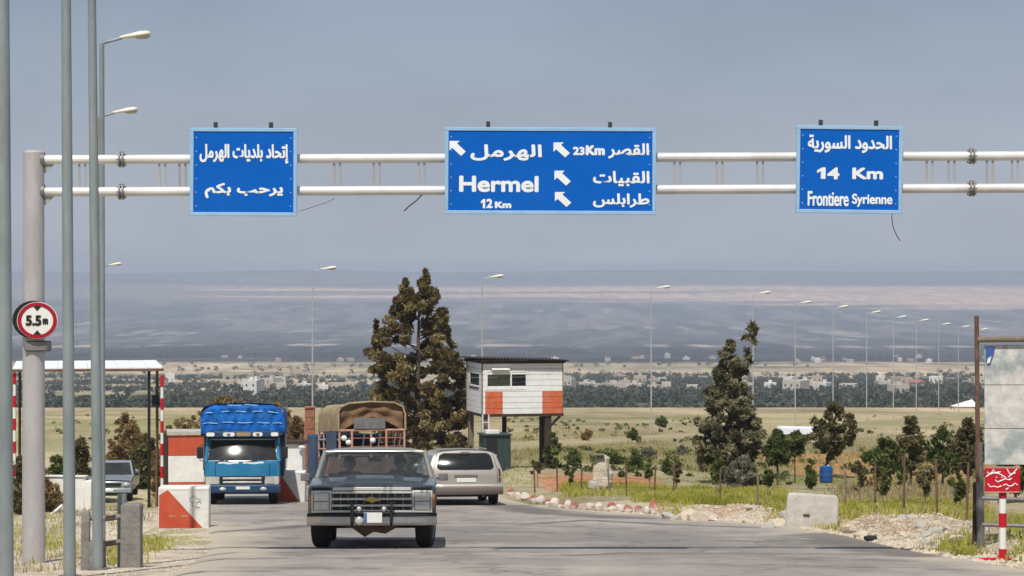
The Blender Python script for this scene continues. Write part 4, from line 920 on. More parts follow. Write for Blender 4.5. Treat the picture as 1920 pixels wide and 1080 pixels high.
    cn.patch(frontp, 60, 36)
    cp = cn.build('canopy', M['blue_tarp'], t, angle=60)
    for v, segs in ((.36, ((.03, .20), (.26, .40), (.44, .62), (.68, .82), (.86, .97))), (.72, ((.05, .14), (.24, .34), (.42, .54), (.62, .74), (.80, .93))), (.93, ((.30, .48), (.52, .70)))):
        for u0, u1 in segs: MB().tube([(lambda p: (p[0], p[1] - .012, p[2] + .012 * math.sin(30 * u0 + 20 * u)))(frontp(u, v)) for u in np.linspace(u0, u1, 8)], .016, 6).build('highlight_dash', M['highlight_blue'], cp)  # pale dashes stand in for highlights on the tarpaulin folds
    B('cargo_bed', M['blue_dark'], t, -1.05, 1.05, 1.75, 5.4, .70, .86); 
    for s in (-1, 1): B('bed_side', M['blue_cab'], t, s * 1.05 - .03, s * 1.05 + .03, 1.75, 5.4, .86, 1.80)
    B('headboard', M['blue_dark'], t, -1.05, 1.05, 1.75, 1.80, .86, 1.80)
    for s in (-1, 1): MB().tube([(s * 1.06, 1.78, .86), (s * 1.06, 1.78, 2.4)], .035, 8).build('hoop', M['rust_dark'], t)
    return t
blue_truck()

def cargo_truck():
    t = place(699, 60.5, 12.0, 'cargo_truck', 'small truck with tan canvas canopy and rusty rails hidden behind the dark pickup', 'truck')
    W = .745
    B('bed', M['rust_dark'], t, -W, W, 0, 3.4, .72, .86, .01); B('chassis', M['black'], t, -.4, .4, .1, 4.6, .42, .6)
    for s in (-1, 1):
        wheel(t, s * .62, .8, .36, .24); wheel(t, s * .62, 3.9, .36, .22)
        B('bed_side', M['rust'], t, s * W - .025, s * W + .025, .02, 3.4, .86, 1.32, .006)
        for z in (1.50, 1.72, 1.93): MB().tube([(s * W, .03, z), (s * W, 3.4, z)], .022, 8).build('side_rail', M['rail_pink'], t)
        for y in (.03, .85, 1.7, 2.55, 3.4): MB().tube([(s * W, y, 1.3), (s * W, y, 1.95)], .022, 8).build('side_stake', M['rail_pink'], t)
    B('tailgate', M['rust_dark'], t, -W, W, -.03, .02, .80, 1.32, .008)
    for z in (1.38, 1.93): MB().tube([(-W, 0, z), (W, 0, z)], .026, 8).build('end_rail', M['rail_pink'], t)
    for x in (-W, -.46, -.02, .33, W): MB().tube([(x, 0, 1.3), (x, 0, 1.95)], .026, 8).build('end_stake', M['rail_pink'], t)
    for x in (-.22, .14, .50, .62): MB().tube([(x, .015, 1.5), (x + .05, .015, 1.86)], .014, 6).build('end_stake', M['mid_steel'], t)
    for z in (1.56, 1.75): MB().tube([(-W, .01, z), (W, .01, z)], .013, 6).build('end_rail', M['rust'], t)
    B('load', M['interior'], t, -.68, .68, .5, 3.0, .86, 1.62, .06); B('side_panel', M['blue_dark'], t, -W - .045, -W - .028, .25, 1.9, 1.40, 1.90, .005)
    def arch(y, sag=0): return [(-W - .02, y, 1.92), (-W - .02, y, 2.30), (-W + .04, y, 2.46), (-W + .22, y, 2.545 - sag), (0, y, 2.575 - sag), (W - .22, y, 2.545 - sag), (W - .04, y, 2.46), (W + .02, y, 2.30), (W + .02, y, 1.92)]
    MB().loft([arch(k * .28 - .02, .03 * abs(math.sin(k * 1.3))) for k in range(13)], cap=False, closed=False).build('canopy', M['tan_canvas'], t, angle=60)
    MB().tube(arch(-.03), .024, 8).build('hoop', M['tan_canvas'], t)
    def flap(u, v):
        a = 2 * u - 1; return (a * (W - .03), .03 + .03 * math.sin(a * 9 + v * 4) + .02 * math.sin(v * 11), 2.53 - .05 * a * a - v * (.30 + .28 * abs(a) ** 1.5))
    MB().patch(flap, 30, 14).build('end_flap', M['olive_canvas'], t, angle=70)
    MB().patch(lambda u, v: (-W + .02 + u * 2 * (W - .02), 3.1, 1.95 + v * .55), 2, 2).build('front_flap', M['olive_canvas'], t)
    B('board', M['mid_steel'], t, -.42, .30, -.045, -.02, 1.96, 2.21, .005)
    for x, y, z in ((-.66, -.12, 1.76), (-.56, -.14, 1.66), (.0, -.10, 1.70)):
        l_ = MB().ball((x, y, z), (.068, .05, .062), 14, 10).build('work_lamp', M['white'], t); MB().tube([(x, y + .04, z), (x, -.0, z + .02)], .014, 6).build('bracket', M['dark_steel'], l_)
    B('cab', M['blue_dark'], t, -.8, .8, 3.6, 5.2, .6, 1.85, .08); MB().tube([(W + .07, .4, 1.9), (W + .07, .4, 2.35)], .025, 8).build('pole', M['rail_pink'], t)
cargo_truck()

def parked_car():
    x = px(203, 97); t = thing('parked_car', 'silver blue car parked on the left verge behind the lamp posts', 'car', (x, 97, gz(x, 97)), (0, 0, math.radians(4)))
    W = .83
    prof = [(.05, .30), (.03, .72), (.12, .80), (1.25, .90), (1.3, .30)]
    B('front_clip', M['silver_car'], t, -W, W, .08, 1.3, .42, .80, .06)
    MB().patch(lambda u, v: ((2 * u - 1) * (W - .02), .06 + 1.3 * v, .80 + .10 * v + .03 * (1 - (2 * u - 1) ** 2)), 12, 8).build('hood', M['silver_car'], t)
    B('body', M['silver_car'], t, -W, W, 1.25, 4.3, .36, .92, .05)
    MB().loft([[(s * hw, y, z) for s, hw in ((-1, w_), (1, w_))] for y, z, w_ in ((2.85, .9, .78), (2.75, 1.36, .66), (1.95, 1.38, .66), (1.80, 1.34, .66))], cap=False, closed=False).build('roof', M['silver_car'], t)
    MB().patch(lambda u, v: ((2 * u - 1) * (.78 - .12 * v), 1.30 + .50 * v, .91 + .43 * v), 8, 4).build('windscreen', M['glass_teal'], t)
    for s in (-1, 1):
        MB().tube([(s * .80, 1.28, .90), (s * .67, 1.82, 1.35)], .04, 8).build('pillar', M['silver_car'], t)
        MB().add([(s * .80, 1.4, .92), (s * .80, 2.8, .92), (s * .67, 2.72, 1.33), (s * .67, 1.9, 1.33)], [(0, 1, 2, 3)]).build('side_window', M['glass_dark'], t, smooth=False)
        h = MB().ball((s * .64, .07, .66), (.14, .05, .075), 12, 8).build('headlight', M['lens'], t); wheel(t, s * .72, .75, .33, .2); wheel(t, s * .72, 3.4, .33, .2)
        MB().ball((s * .92, 1.5, .95), (.09, .05, .06), 10, 8).build('mirror', M['black'], t)
    B('grille', M['black'], t, -.45, .45, .045, .10, .60, .72, .01); B('bumper', M['silver_car'], t, -W - .01, W + .01, -.03, .14, .36, .54, .04); B('number_plate', M['plate'], t, -.18, .18, -.045, -.032, .42, .50)
    B('lower_bar', M['black'], t, -.7, .7, .02, .2, .26, .36)
parked_car()

# ------------------------------------------------------------------ trees and shrubs
def leaf_mesh(name, centres, radii, n_per, size, material, seed, elong=1.0, squash=1.0, droop=0.0):
    """many small leaf faces spread through clump volumes"""
    g = np.random.default_rng(seed)
    c = np.repeat(np.asarray(centres, float), n_per, 0); r = np.repeat(np.asarray(radii, float), n_per)
    n_ = len(c)
    d = g.normal(size=(n_, 3)); d /= np.linalg.norm(d, axis=1)[:, None]
    p = c + d * (r * g.uniform(.25, 1.0, n_) ** .6)[:, None] * np.array([1, 1, squash])
    a = g.normal(size=(n_, 3)); a[:, 2] -= droop; a /= np.linalg.norm(a, axis=1)[:, None]
    b_ = np.cross(a, g.normal(size=(n_, 3))); b_ /= np.linalg.norm(b_, axis=1)[:, None]
    sz = size * g.uniform(.6, 1.5, n_)
    A = a * (sz * elong)[:, None]; Bv = b_ * (sz * .5)[:, None]
    v = np.stack([p - A, p + Bv - A * .1, p + A, p - Bv + A * .1], 1).reshape(-1, 3)
    me = bpy.data.meshes.new(name)
    me.vertices.add(len(v)); me.vertices.foreach_set('co', v.ravel())
    me.loops.add(len(v)); me.loops.foreach_set('vertex_index', np.arange(len(v), dtype=np.int32))
    me.polygons.add(n_); me.polygons.foreach_set('loop_start', np.arange(0, len(v), 4, dtype=np.int32)); me.polygons.foreach_set('loop_total', np.full(n_, 4, np.int32))
    me.update(calc_edges=True); me.materials.append(material)
    tn = me.attributes.new('tone', 'FLOAT', 'POINT'); tn.data.foreach_set('value', np.repeat(np.repeat(g.random(len(centres)), n_per), 4))
    return me
def tree(name, label, cat, X, d, H, prof, wood, leaf, seed, clumps=90, per=110, size=.07, crad=.22, trunk=.1, elong=1.4, lean=0.0, squash=.8, spread=1.0, group=None, extra=(), fill=.55, base_lift=0.0, limbs=26, droop=0.0, skew=0.0):
    """prof: list of (height fraction, half width m). Crown clumps keep mostly to the outside of the outline"""
    rd = random.Random(seed); p = at(X, d)
    t = thing(name, label, cat, (p[0], p[1], p[2] + base_lift), (0, 0, 0), group)
    hs = [q[0] * H for q in prof]; ws_ = [q[1] for q in prof]
    cen = []; rad = []
    z0, z1 = hs[0], hs[-1]
    tot = np.linspace(z0, z1, 60); wt = np.interp(tot, hs, ws_); cw = np.cumsum(wt + .05); cw /= cw[-1]
    for _ in range(clumps):
        z = float(np.interp(rd.random(), cw, tot)); wmax = float(np.interp(z, hs, ws_))
        a = rd.uniform(0, 2 * PI); k = rd.uniform(fill, 1.0) ** .7 * (.78 + .32 * rd.random())
        off = lean * (z / H) ** 1.5 + skew * z / H
        cen.append((math.cos(a) * wmax * k * spread + off, math.sin(a) * wmax * k * spread, z + rd.uniform(-.1, .1))); rad.append(crad * rd.uniform(.6, 1.35) * (.55 + .45 * min(1, wmax / max(ws_))))
    for ex in extra: cen.append(ex[:3]); rad.append(ex[3])
    # trunk and limbs
    tz = hs[-1] * .93; path = [(0, 0, -.15)] + [(lean * k ** 1.5 + skew * k + rd.uniform(-.04, .04) * H * .2, rd.uniform(-.03, .03), tz * k) for k in (.15, .3, .5, .7, .85, 1)]
    MB().tube(path, [trunk * q for q in (1.3, 1.0, .85, .65, .42, .25, .08)], 9).build('trunk', wood, t)
    mb = MB()
    for c in rd.sample(cen, min(limbs, len(cen))):
        zz = max(.12 * H, c[2] - .45 * math.hypot(c[0], c[1]) - .1); k = min(1, zz / tz); sx = lean * k ** 1.5 + skew * k
        mid = ((sx + c[0]) / 2, c[1] / 2, zz + (c[2] - zz) * .35); r = trunk * .33 * (1 - .6 * k)
        mb.tube([(sx, 0, zz), mid, c], [r + .006, r * .6 + .004, .004], 5, cap=False)
    if mb.v: tag(mb.build('limb', wood, t), kind='stuff')
    o = bpy.data.objects.new('crown', leaf_mesh('crown', cen, rad, per, size, leaf, seed, elong, squash, droop)); C.objects.link(o); o.parent = t
    return t
# the big brown tree: two pointed leaders over a broad skirt
s45 = F / 106; g0 = gz(px(782, 106), 106)
OUT = [(528, 785, 808), (540, 766, 820), (550, 750, 825), (565, 740, 832), (580, 728, 838), (598, 706, 846), (612, 722, 838), (625, 700, 846), (643, 706, 834), (660, 690, 856), (680, 690, 874), (700, 694, 884), (715, 712, 872), (750, 688, 884), (800, 684, 880), (850, 705, 878)]
TIP = [(545, 747, 775), (560, 738, 790), (580, 730, 800)]
cl_ = []; rt = random.Random(12)
def fill_outline(o_, n_, r0, r1):
    ys = [q[0] for q in o_]
    for _ in range(n_):
        while True:
            Y = rt.uniform(ys[0], ys[-1]); l_ = float(np.interp(Y, ys, [q[1] for q in o_])); r_ = float(np.interp(Y, ys, [q[2] for q in o_]))
            if rt.random() < (r_ - l_ + 8) / 200: break
        c = (l_ + r_) / 2; hw = max(2, (r_ - l_) / 2 - 7); a = rt.uniform(-1, 1); a = math.copysign(abs(a) ** .75, a)
        dy = rt.uniform(-1, 1) * math.sqrt(max(0, 1 - a * a)) * hw / s45
        cl_.append(((c + a * hw - 782) / s45, dy, (HZ - Y) / s45 - g0, rt.uniform(r0, r1) * (.45 + .55 * min(1, hw / 60))))
fill_outline(OUT, 250, .18, .33); fill_outline(TIP, 24, .18, .28)
for tx, ty, n_t, sp_ in ((797, 503, 24, .62), (760, 520, 18, .75), (842, 612, 7, .5), (705, 596, 7, .6)):
    for k in range(n_t):
        q = (k + .5) / n_t * 66; cl_.append(((tx + rt.uniform(-1, 1) * q * sp_ * .5 - 782) / s45, rt.uniform(-.3, .3) * q / 50, (HZ - ty - 3 - q) / s45 - g0, .05 + .0026 * q))
big = tree('tree', 'tallest tree, olive brown and twin tipped, standing left of the watchtower', 'tree', 782, 106, 8.1,
     [(.04, .4), (.3, .4), (.6, .3), (.97, .1)], M['bark'], LM['casuarina'], 101, clumps=2, per=115, size=.07, crad=.2, trunk=.16, elong=1.5, limbs=70, skew=.1, extra=cl_)
tree('conifer', 'lone grey green conifer with a ragged pointed crown, right of the middle', 'tree', 1368, 92, 4.95, [(.05, .5), (.10, .95), (.22, 1.30), (.36, 1.28), (.48, 1.05), (.62, .86), (.78, .60), (.90, .32), (1.0, .04)], M['bark'], LM['pine'], 103,
     clumps=280, per=90, size=.055, crad=.18, trunk=.13, elong=1.7, fill=.25, limbs=70)
tree('sapling', 'thin sparse sapling whose feathery tip shows right of the conifer top', 'tree', 1400, 96, 5.7, [(.70, .12), (.82, .14), (.87, .2), (.92, .24), (.96, .18), (1.0, .06)], M['bark_pale'], LM['windswept'], 104, clumps=17, per=14, size=.085, crad=.11, trunk=.03, limbs=20, skew=.12, elong=1.9)
tree('shrub', 'grey silvery shrub at the foot of the conifer', 'shrub', 1392, 88, 1.05, [(.02, .35), (.3, .55), (.7, .45), (1, .15)], M['bark_pale'], LM['grey'], 105, clumps=46, per=90, size=.05, crad=.15, trunk=.03)
tree('tree', 'small dark green tree with a bare stem between the conifer and the white shed', 'tree', 1458, 90, 2.0, [(.38, .12), (.45, .38), (.62, .40), (.75, .25), (.88, .12), (1, .04)], M['bark'], LM['green'], 106, clumps=48, per=80, size=.06, crad=.14, trunk=.045)
tree('tree', 'low green sapling just left of the blue drum', 'tree', 1490, 92, 1.75, [(.55, .1), (.7, .32), (.85, .30), (1, .08)], M['bark'], LM['green'], 107, clumps=26, per=70, size=.06, crad=.13, trunk=.03)
tree('tree', 'wind bent dark brown tree leaning right behind the blue drum', 'tree', 1548, 98, 2.75, [(.30, .3), (.42, .75), (.58, .95), (.72, .75), (.85, .5), (1, .2)], M['bark'], LM['windswept'], 108, clumps=80, per=55, size=.065, crad=.18, trunk=.07, skew=.15, lean=.3, fill=.2, limbs=44)
for X, d, H, hw, seed, lab in ((1660, 86, 1.75, .68, 112, 'leftmost round green bush of the clump by the billboard'), (1708, 84, 2.45, .40, 111, 'tall narrow ragged tree in the middle of the clump by the billboard'), (1768, 85, 2.0, .88, 114, 'broad dark bush in the clump by the billboard'), (1815, 82, 2.15, .62, 115, 'dark bush touching the rusty billboard post')):
    tree('tree', lab, 'tree', X, d, H, [(.26, .15), (.40, hw * .8), (.55, hw * 1.1), (.70, hw * .8), (.86, hw * .42), (1, .05)], M['bark'], LM['windswept'] if seed % 2 else LM['green'], seed, clumps=64, per=44, size=.062, crad=.17, trunk=.045, group='dark trees beside the billboard', limbs=44, fill=.2)
tree('tree', 'dark palm like bush behind the red sign at the right edge', 'tree', 1905, 70, 1.15, [(.3, .2), (.6, .42), (.9, .35), (1, .1)], M['bark'], LM['green'], 117, clumps=30, per=70, size=.07, crad=.15, trunk=.04)
SHR = [(1190, 100, .62, .34, 'green', 'round dark green bush in the field above the reddish earth'), (1252, 98, .42, .24, 'green', 'small dark round bush beside the far lamp post foot'), (1241, 185, .75, .42, 'green', 'tiny dark bush high on the pale field'), (1190, 150, .6, .4, 'green', 'small bush behind the round dark green bush'), (1100, 150, .55, .36, 'brown', 'small brownish bush in the pale field right of the watchtower'),
       (1076, 104, .75, .30, 'green', 'leafy green bush nearest the right leg of the watchtower'), (1140, 112, .42, .9, 'green', 'long low green bush above the pale stone pillar'), (1216, 118, .5, .4, 'grey', 'greyish bush right of the round dark bush'), (1280, 125, .4, .3, 'grey', 'faint grey bush left of the conifer'), (1648, 82, .45, .35, 'brown', 'low brown bush at the edge of the orange earth'), (1035, 101, 1.5, .32, 'green', 'thin leafy sapling beside the right leg of the watchtower'), (1520, 86, .95, .16, 'green', 'slim green sapling in front of the blue drum')]
for i, (X, d, H, hw, kind, lab) in enumerate(SHR):
    tree('bush', lab, 'bush', X, d, H, [(.1, hw * .6), (.4, hw), (.75, hw * .8), (1, hw * .3)], M['bark'], LM[kind], 130 + i, clumps=34, per=36, size=.055, crad=max(.09, hw * .36), trunk=.025, fill=.2)
for i, (X, d, H) in enumerate(((1008, 84, .85), (1068, 82, 1.0), (1218, 79, 1.1), (1268, 77, .95), (1345, 74, 1.1), (1440, 72, 1.0), (1612, 66, 1.15), (1655, 64, .95), (1692, 70, 1.3), (1735, 62, 1.1), (1782, 68, 1.4), (1800, 60, .95))):
    tree('sapling', 'thin young sapling along the fence line, %s from the watchtower' % ORD[i], 'sapling', X, d, H, [(.42, .06), (.62, .20), (.82, .17), (1, .04)], M['bark_pale'], LM['green'] if i % 3 else LM['windswept'], 230 + i, clumps=16, per=22, size=.045, crad=.09, trunk=.022, limbs=10, fill=.2, group='young saplings along the fence')
# left side scrub
LFT = [(236, 114, 2.6, .95, 'brown', 'big brown bush behind the parked car'), (335, 104, 3.0, 1.15, 'brown', 'reddish brown bush between the canopy and the blue truck'), (420, 128, 2.7, 1.9, 'brown', 'brown bush just above the blue canopy'), (515, 126, 2.4, 1.4, 'brown', 'brown bush right of the blue canopy top'), (275, 110, 2.2, .8, 'windswept', 'dull bush seen through the shelter posts'), (312, 96, 2.0, .6, 'brown', 'brown bush behind the red and white sentry booth'),
       (150, 88, 2.4, .42, 'windswept', 'thin dark bush between the two grey lamp posts'), (108, 92, 1.7, .4, 'green', 'small dark green bush right of the gantry pole'), (36, 70, 1.6, .5, 'windswept', 'dark bush between the leftmost lamp post and the gantry pole'), (70, 84, 1.2, .9, 'brown', 'low brown bush behind the gantry pole'), (555, 120, 1.9, .8, 'brown', 'brown bush behind the rust red pillar'), (640, 128, 2.2, 1.0, 'casuarina', 'dark bush behind the tan truck canopy'), (800, 98, 1.2, .8, 'casuarina', 'low brownish bush at the foot of the biggest tree'), (855, 100, 1.3, .7, 'casuarina', 'low bush behind the minivan roof')]
for i, (X, d, H, hw, kind, lab) in enumerate(LFT):
    tree('bush', lab, 'bush', X, d, H, [(.02, hw * .7), (.35, hw), (.7, hw * .75), (1, hw * .2)], M['bark'], LM[kind], 160 + i, clumps=int(80 + 70 * hw), per=42, size=.06, crad=.19, trunk=.04, fill=.2)

def field_scrub():
    g = np.random.default_rng(17); cen = []; rad = []
    while len(cen) < 520:
        Y = float(g.uniform(782, 905)); X = float(g.uniform(950, 1900)) if g.random() < .8 else float(g.uniform(20, 560))
        ds = np.linspace(60, 400, 3000); d = float(np.interp(-Y, -(HZ + hbase(ds) / ds * F), ds)); x = px(X, d)
        if xl(d) - .5 < x < xr(d) + .8 or float(fbm(np.array([x * .25]), np.array([d * .1]), 91)[0]) < .5: continue
        r = float(g.uniform(.08, .28)); cen.append((x, d, gz(x, d) + r * .5)); rad.append(r)
    o = bpy.data.objects.new('low_scrub', leaf_mesh('low_scrub', cen, rad, 22, .07, LM['green'], 19, 1.2, .6)); C.objects.link(o); tag(o, kind='stuff')
field_scrub()
# far wood in the valley: one mass
def far_wood():
    g = np.random.default_rng(5); cen = []; rad = []
    n_ = 0
    while n_ < 7600:
        d = float(g.uniform(560, 1650)); u = float(g.uniform(-.24, .30)); x = u * d
        dens = float(fbm(np.array([x / 70.]), np.array([d / 45.]), 61)[0])
        keep = dens > ((.43 if d < 780 else .45 if d < 1000 else .51) if u > .015 else (.50 if d < 800 else .60))
        if not keep: continue
        r = float(g.uniform(.8, 1.9)); z = gz(x, d); cen.append((x, d, z + r * .8)); rad.append(r); n_ += 1
    for k in range(1700):
        d = float(g.uniform(1000, 3200)); u = float(g.uniform(-.24, .26)); x = u * d
        if float(fbm(np.array([x / 160.]), np.array([d / 110.]), 63)[0]) < .60: continue
        r = float(g.uniform(1.2, 2.6)); cen.append((x, d, gz(x, d) + r * .7)); rad.append(r)
    me = leaf_mesh('far_wood', cen, rad, 26, .62, LM['far'], 9, 1.0, .75)
    o = bpy.data.objects.new('far_wood', me); C.objects.link(o); tag(o, kind='stuff')
far_wood()

# far houses, each one on its own
HL = []
g_ = random.Random(21)
def house(X, d, wd, hgt, dep, mats, label=None, red=False):
    x = px(X, d); z = gz(x, d); mb = MB(); h2 = wd / 2
    mb.box(-h2, h2, 0, dep, -2, hgt)
    for a in ((-h2, h2, 0, .4), (-h2, h2, dep - .4, dep), (-h2, -h2 + .4, .4, dep - .4), (h2 - .4, h2, .4, dep - .4)): mb.box(a[0], a[1], a[2], a[3], hgt + .003, hgt + .4)
    if g_.random() < .6: mb.box(-h2 * .3, h2 * .25, dep * .4, dep * .7, hgt + .01, hgt + 1.4)
    o = mb.build('house', mats, smooth=False); o.location = (x, d, z); o.rotation_euler = (0, 0, g_.uniform(-.5, .5))
    nw = max(2, int(wd / 1.8)); nf = max(1, int(hgt / 2))
    wb = MB()
    for f_ in range(nf):
        for k in range(nw):
            cx_ = -h2 + wd * (k + .5) / nw; wb.box(cx_ - .28, cx_ + .28, -.04, .1, f_ * 2 + .8, f_ * 2 + 1.6)
    tag(wb.build('windows', M['interior'], o, smooth=False), kind='stuff')
    if red: MB().prism([(-h2 - .3, hgt + .4), (h2 + .3, hgt + .4), (0, hgt + 1.6)], 'y', -.4, dep + .4).build('roof', M['roof_red'], o, smooth=False)
    HL.append(o); tag(o, label, 'house', 'pale houses of the far valley town')
WHERE = [(0, 330, 'over the shelter'), (330, 560, 'above the blue truck'), (560, 700, 'left of the tallest tree'), (700, 1000, 'behind the watchtower'), (1000, 1130, 'just right of the watchtower'), (1130, 1290, 'between watchtower and conifer'), (1290, 1450, 'behind the conifer'), (1450, 1600, 'above the wind bent tree'), (1600, 1720, 'above the billboard trees'), (1720, 1940, 'next to the billboard')]
for k in range(100):
    band = g_.random()
    if band < .50: d = g_.uniform(900, 1180); X = g_.uniform(1060, 1930) if g_.random() < .72 else g_.uniform(430, 700)
    elif band < .72: d = g_.uniform(1120, 1700); X = g_.uniform(960, 1930) if g_.random() < .7 else g_.uniform(200, 960)
    else: d = g_.uniform(2150, 2500); X = g_.uniform(1040, 1930) if g_.random() < .6 else g_.uniform(290, 900)
    k_ = .8 + .15 * (d > 2000)
    k_ = 1.0 if d < 1200 else .85 if d < 1700 else .8; wd = g_.uniform(3, 7) * k_; hh = g_.choice((2.2, 2.5, 2.8, 4.4)) * k_; ci = g_.randrange(3); red = g_.random() < .07
    wh = next(w_ for a, b_, w_ in WHERE if a <= X < b_)
    lab = '%s %s %s%s in far valley, %s' % ('tiny' if d > 1700 else 'wide' if wd > 5.2 else 'small', ('pale', 'cream', 'white')[ci], 'two storey house' if hh > 4 * k_ else 'low house', ' with red roof' if red else '', wh)
    house(X, d, wd, hh, g_.uniform(5, 9), (M['house1'], M['house2'], M['house3'])[ci], lab, red=red)

# ------------------------------------------------------------------ watchtower and cabin
def tower():
    d = 103.0; Xc = 980; p = at(Xc, d); s = F / d
    t = thing('watchtower', 'white boarded watchtower hut with orange red squares raised on dark posts', 'watchtower', p, (0, 0, math.radians(13)))
    def z(Y): return (HZ - Y) / s - p[2]
    zf, zt = z(776), z(681); W = 1.575; D = 2.9
    zw0, zw1 = z(728), z(697); xw0, xw1 = -1.42, .12
    nb = 9; bh = (zt - zf) / nb
    def board(x0, x1, y0, y1, k, m_=M['board_white']):
        a = zf + k * bh; q = R.uniform(-.004, .004)
        B('board', m_, t, x0, x1, y0 + q, y1 + q, a + .004, a + bh - .008, .006)
    for k in range(nb):
        zc = zf + (k + .5) * bh
        win = zw0 < zc < zw1
        segs = [(-W, W)] if not win else [(-W, xw0), (xw1, W)]
        if k < 4:
            segs = [(-W, -1.48), (-1.48, -.80), (-.80, .78), (.78, W)]
            for i, (a, b_) in enumerate(segs):
                if a < b_ - .01: board(a + .002, b_ - .002, -.03, .0, k, M['orange'] if i in (1, 3) else M['board_white'])
        else:
            for a, b_ in segs: board(a, b_, -.03, .0, k)
        # left side, right side, back
        sw = zw0 < zc < zw1
        if not sw: board(-W - .03, -W, .0, D, k); board(W, W + .03, .0, D, k)
        else: board(-W - .03, -W, 2.3, D, k); board(-W - .03, -W, .0, .55, k); board(W, W + .03, .0, D, k)
        board(-W, W, D, D + .03, k)
    for x in (-W, W):
        for y in (.03, D - .03): B('corner_post', M['wood_grey'], t, x - .04, x + .04, y - .04, y + .04, zf, zt)
    f = B('window_frame', M['white'], t, xw0, xw1, -.045, .02, zw0 - .05, zw0 + .01); B('frame_bar', M['white'], f, xw0, xw1, -.045, .02, zw1 - .01, zw1 + .05); B('frame_bar', M['white'], f, xw0 - .05, xw0 + .02, -.05, .02, zw0 - .05, zw1 + .05); B('frame_bar', M['white'], f, -.50, -.44, -.05, .02, zw0, zw1)
    B('pane', M['glass'], f, xw0 + .02, -.50, .005, .012, zw0, zw1); B('curtain', M['cloth_pale'], f, -.98, -.51, .03, .04, zw0 + .02, zw1); B('awning', M['white'], t, -1.25, -.55, -.22, -.05, zw1 + .10, zw1 + .13, .004, Matrix.Rotation(.35, 3, 'X'))
    B('side_window_frame', M['wood_dark'], t, -W - .05, -W - .03, .55, 2.3, zw0 - .04, zw0 + .02)
    B('floor', M['wood_dark'], t, -W - .05, W + .05, -.05, D + .05, zf - .10, zf - .003); B('ceiling', M['wood_dark'], t, -W + .02, W - .02, .02, D - .02, zt - .05, zt - .01)
    # corrugated roof
    def rf(u, v): x = -W - .18 + u * (2 * W + .38); return (x, -.30 + v * (D + .6), zt + .16 - .045 * (x / W) + .028 * math.sin(u * 2 * PI * 26) - .05 * v)
    mb = MB(); mb.patch(rf, 156, 6); mb.patch(lambda u, v: (rf(u, v)[0], rf(u, v)[1], rf(u, v)[2] - .02), 156, 6); mb.build('roof', M['wood_dark'], t, angle=60)
    B('roof_beam', M['wood_dark'], t, -W - .1, W + .1, -.10, -.02, zt + .0, zt + .10); B('roof_beam', M['wood_dark'], t, -W - .1, W + .1, D + .0, D + .08, zt + .0, zt + .10)
    for x, y, r in ((-W + .10, .12, .10), (W - .55, .12, .12), (-W + .12, D - .15, .10), (W - .12, D - .15, .11), (-.10, D - .15, .08)):
        q = .0; B('post', M['wood_dark'] if x > -1 else M['wood_grey'], t, x - r, x + r, y - r, y + r, -.35, zf - .09, .01)
    MB().tube([(W - .5, .12, zf - .55), (W - .05, .12, zf - .1)], .05, 6).build('brace', M['wood_dark'], t); MB().tube([(W - .12, D - .15, zf - .6), (W - .12, D - .9, zf - .1)], .05, 6).build('brace', M['wood_dark'], t)
    for x in (-W + .25,):      # ladder on the left
        for xx in (-W - .02, -W + .22): MB().tube([(xx, -.25, -.2), (xx, -.06, zf)], .028, 6).build('ladder_rail', M['white_worn'], t)
        for k in range(6): zz = .15 + k * .33; MB().tube([(-W - .02, -.24 + .17 * zz / zf, zz), (-W + .22, -.24 + .17 * zz / zf, zz)], .018, 6).build('rung', M['white_worn'], t)
tower()
def cabin():
    p = at(932, 101); t = thing('guard_cabin', 'dark green sheet metal cabin standing under the watchtower', 'cabin', p, (0, 0, math.radians(10)))
    B('body', M['green_panel'], t, -.5, .53, 0, 1.2, -.2, 1.42, .02)
    for k in range(5): B('rib', M['green_panel'], t, -.46 + k * .235, -.42 + k * .235, -.02, 0, .05, 1.38, .004)
    B('roof', M['green_panel'], t, -.56, .59, -.08, 1.28, 1.425, 1.47, .01); d_ = B('door', M['black'], t, -.42, .0, -.03, -.002, 0, 1.30, .005); B('handle', M['trim'], d_, -.06, -.03, -.06, -.03, .6, .72)
    B('box', M['white_worn'], t, -.42, .12, .1, .5, 1.475, 1.62, .02)
cabin()

# ------------------------------------------------------------------ painted barriers, booth, canopy, posts on the left
def barrier(X0, X1, Y0, d, label, mirror=False, scribble=False, yaw=0):
    p = at((X0 + X1) / 2, d); s = F / d; hw = (X1 - X0) / 2 / s; h = (HZ - Y0) / s - p[2]
    t = thing('barrier', label, 'barrier', p, (0, 0, yaw))
    B('block', M['white_worn'], t, -hw, hw, 0, .55, -.1, h, .03)
    m_ = -1 if mirror else 1
    tri = [(m_ * -(hw - .015), .0), (m_ * (hw - .13), .0), (m_ * -(hw - .19), h * .93), (m_ * -(hw - .015), h * .80)]
    MB().prism(tri, 'y', -.006, -.0015).build('red_triangle', M['red'], t, smooth=False)
    B('edge_band', M['white'], t, -hw + .24, hw - .01, -.008, -.001, h - .055, h - .03)
    if scribble:
        mb = MB()
        for cx_, cz, r in ((.18, h * .70, .055), (.30, h * .58, .05)):
            mb.tube([(cx_ + r * math.cos(a), -.004, cz + r * 1.2 * math.sin(a)) for a in np.linspace(.4, 5.2, 14)], .010, 5)
        mb.tube([(.16, -.004, h * .56), (.28, -.004, h * .48)], .009, 5).tube([(.25, -.004, h * .74), (.33, -.004, h * .69)], .009, 5)
        mb.build('scribble', M['scribble'], t)
        for x, z in ((-.22, .24), (.02, .24)): MB().box(x - .07, x + .06, -.011, -.007, z - .012, z + .014).build('paint_chip', M['rail_pink'], t)
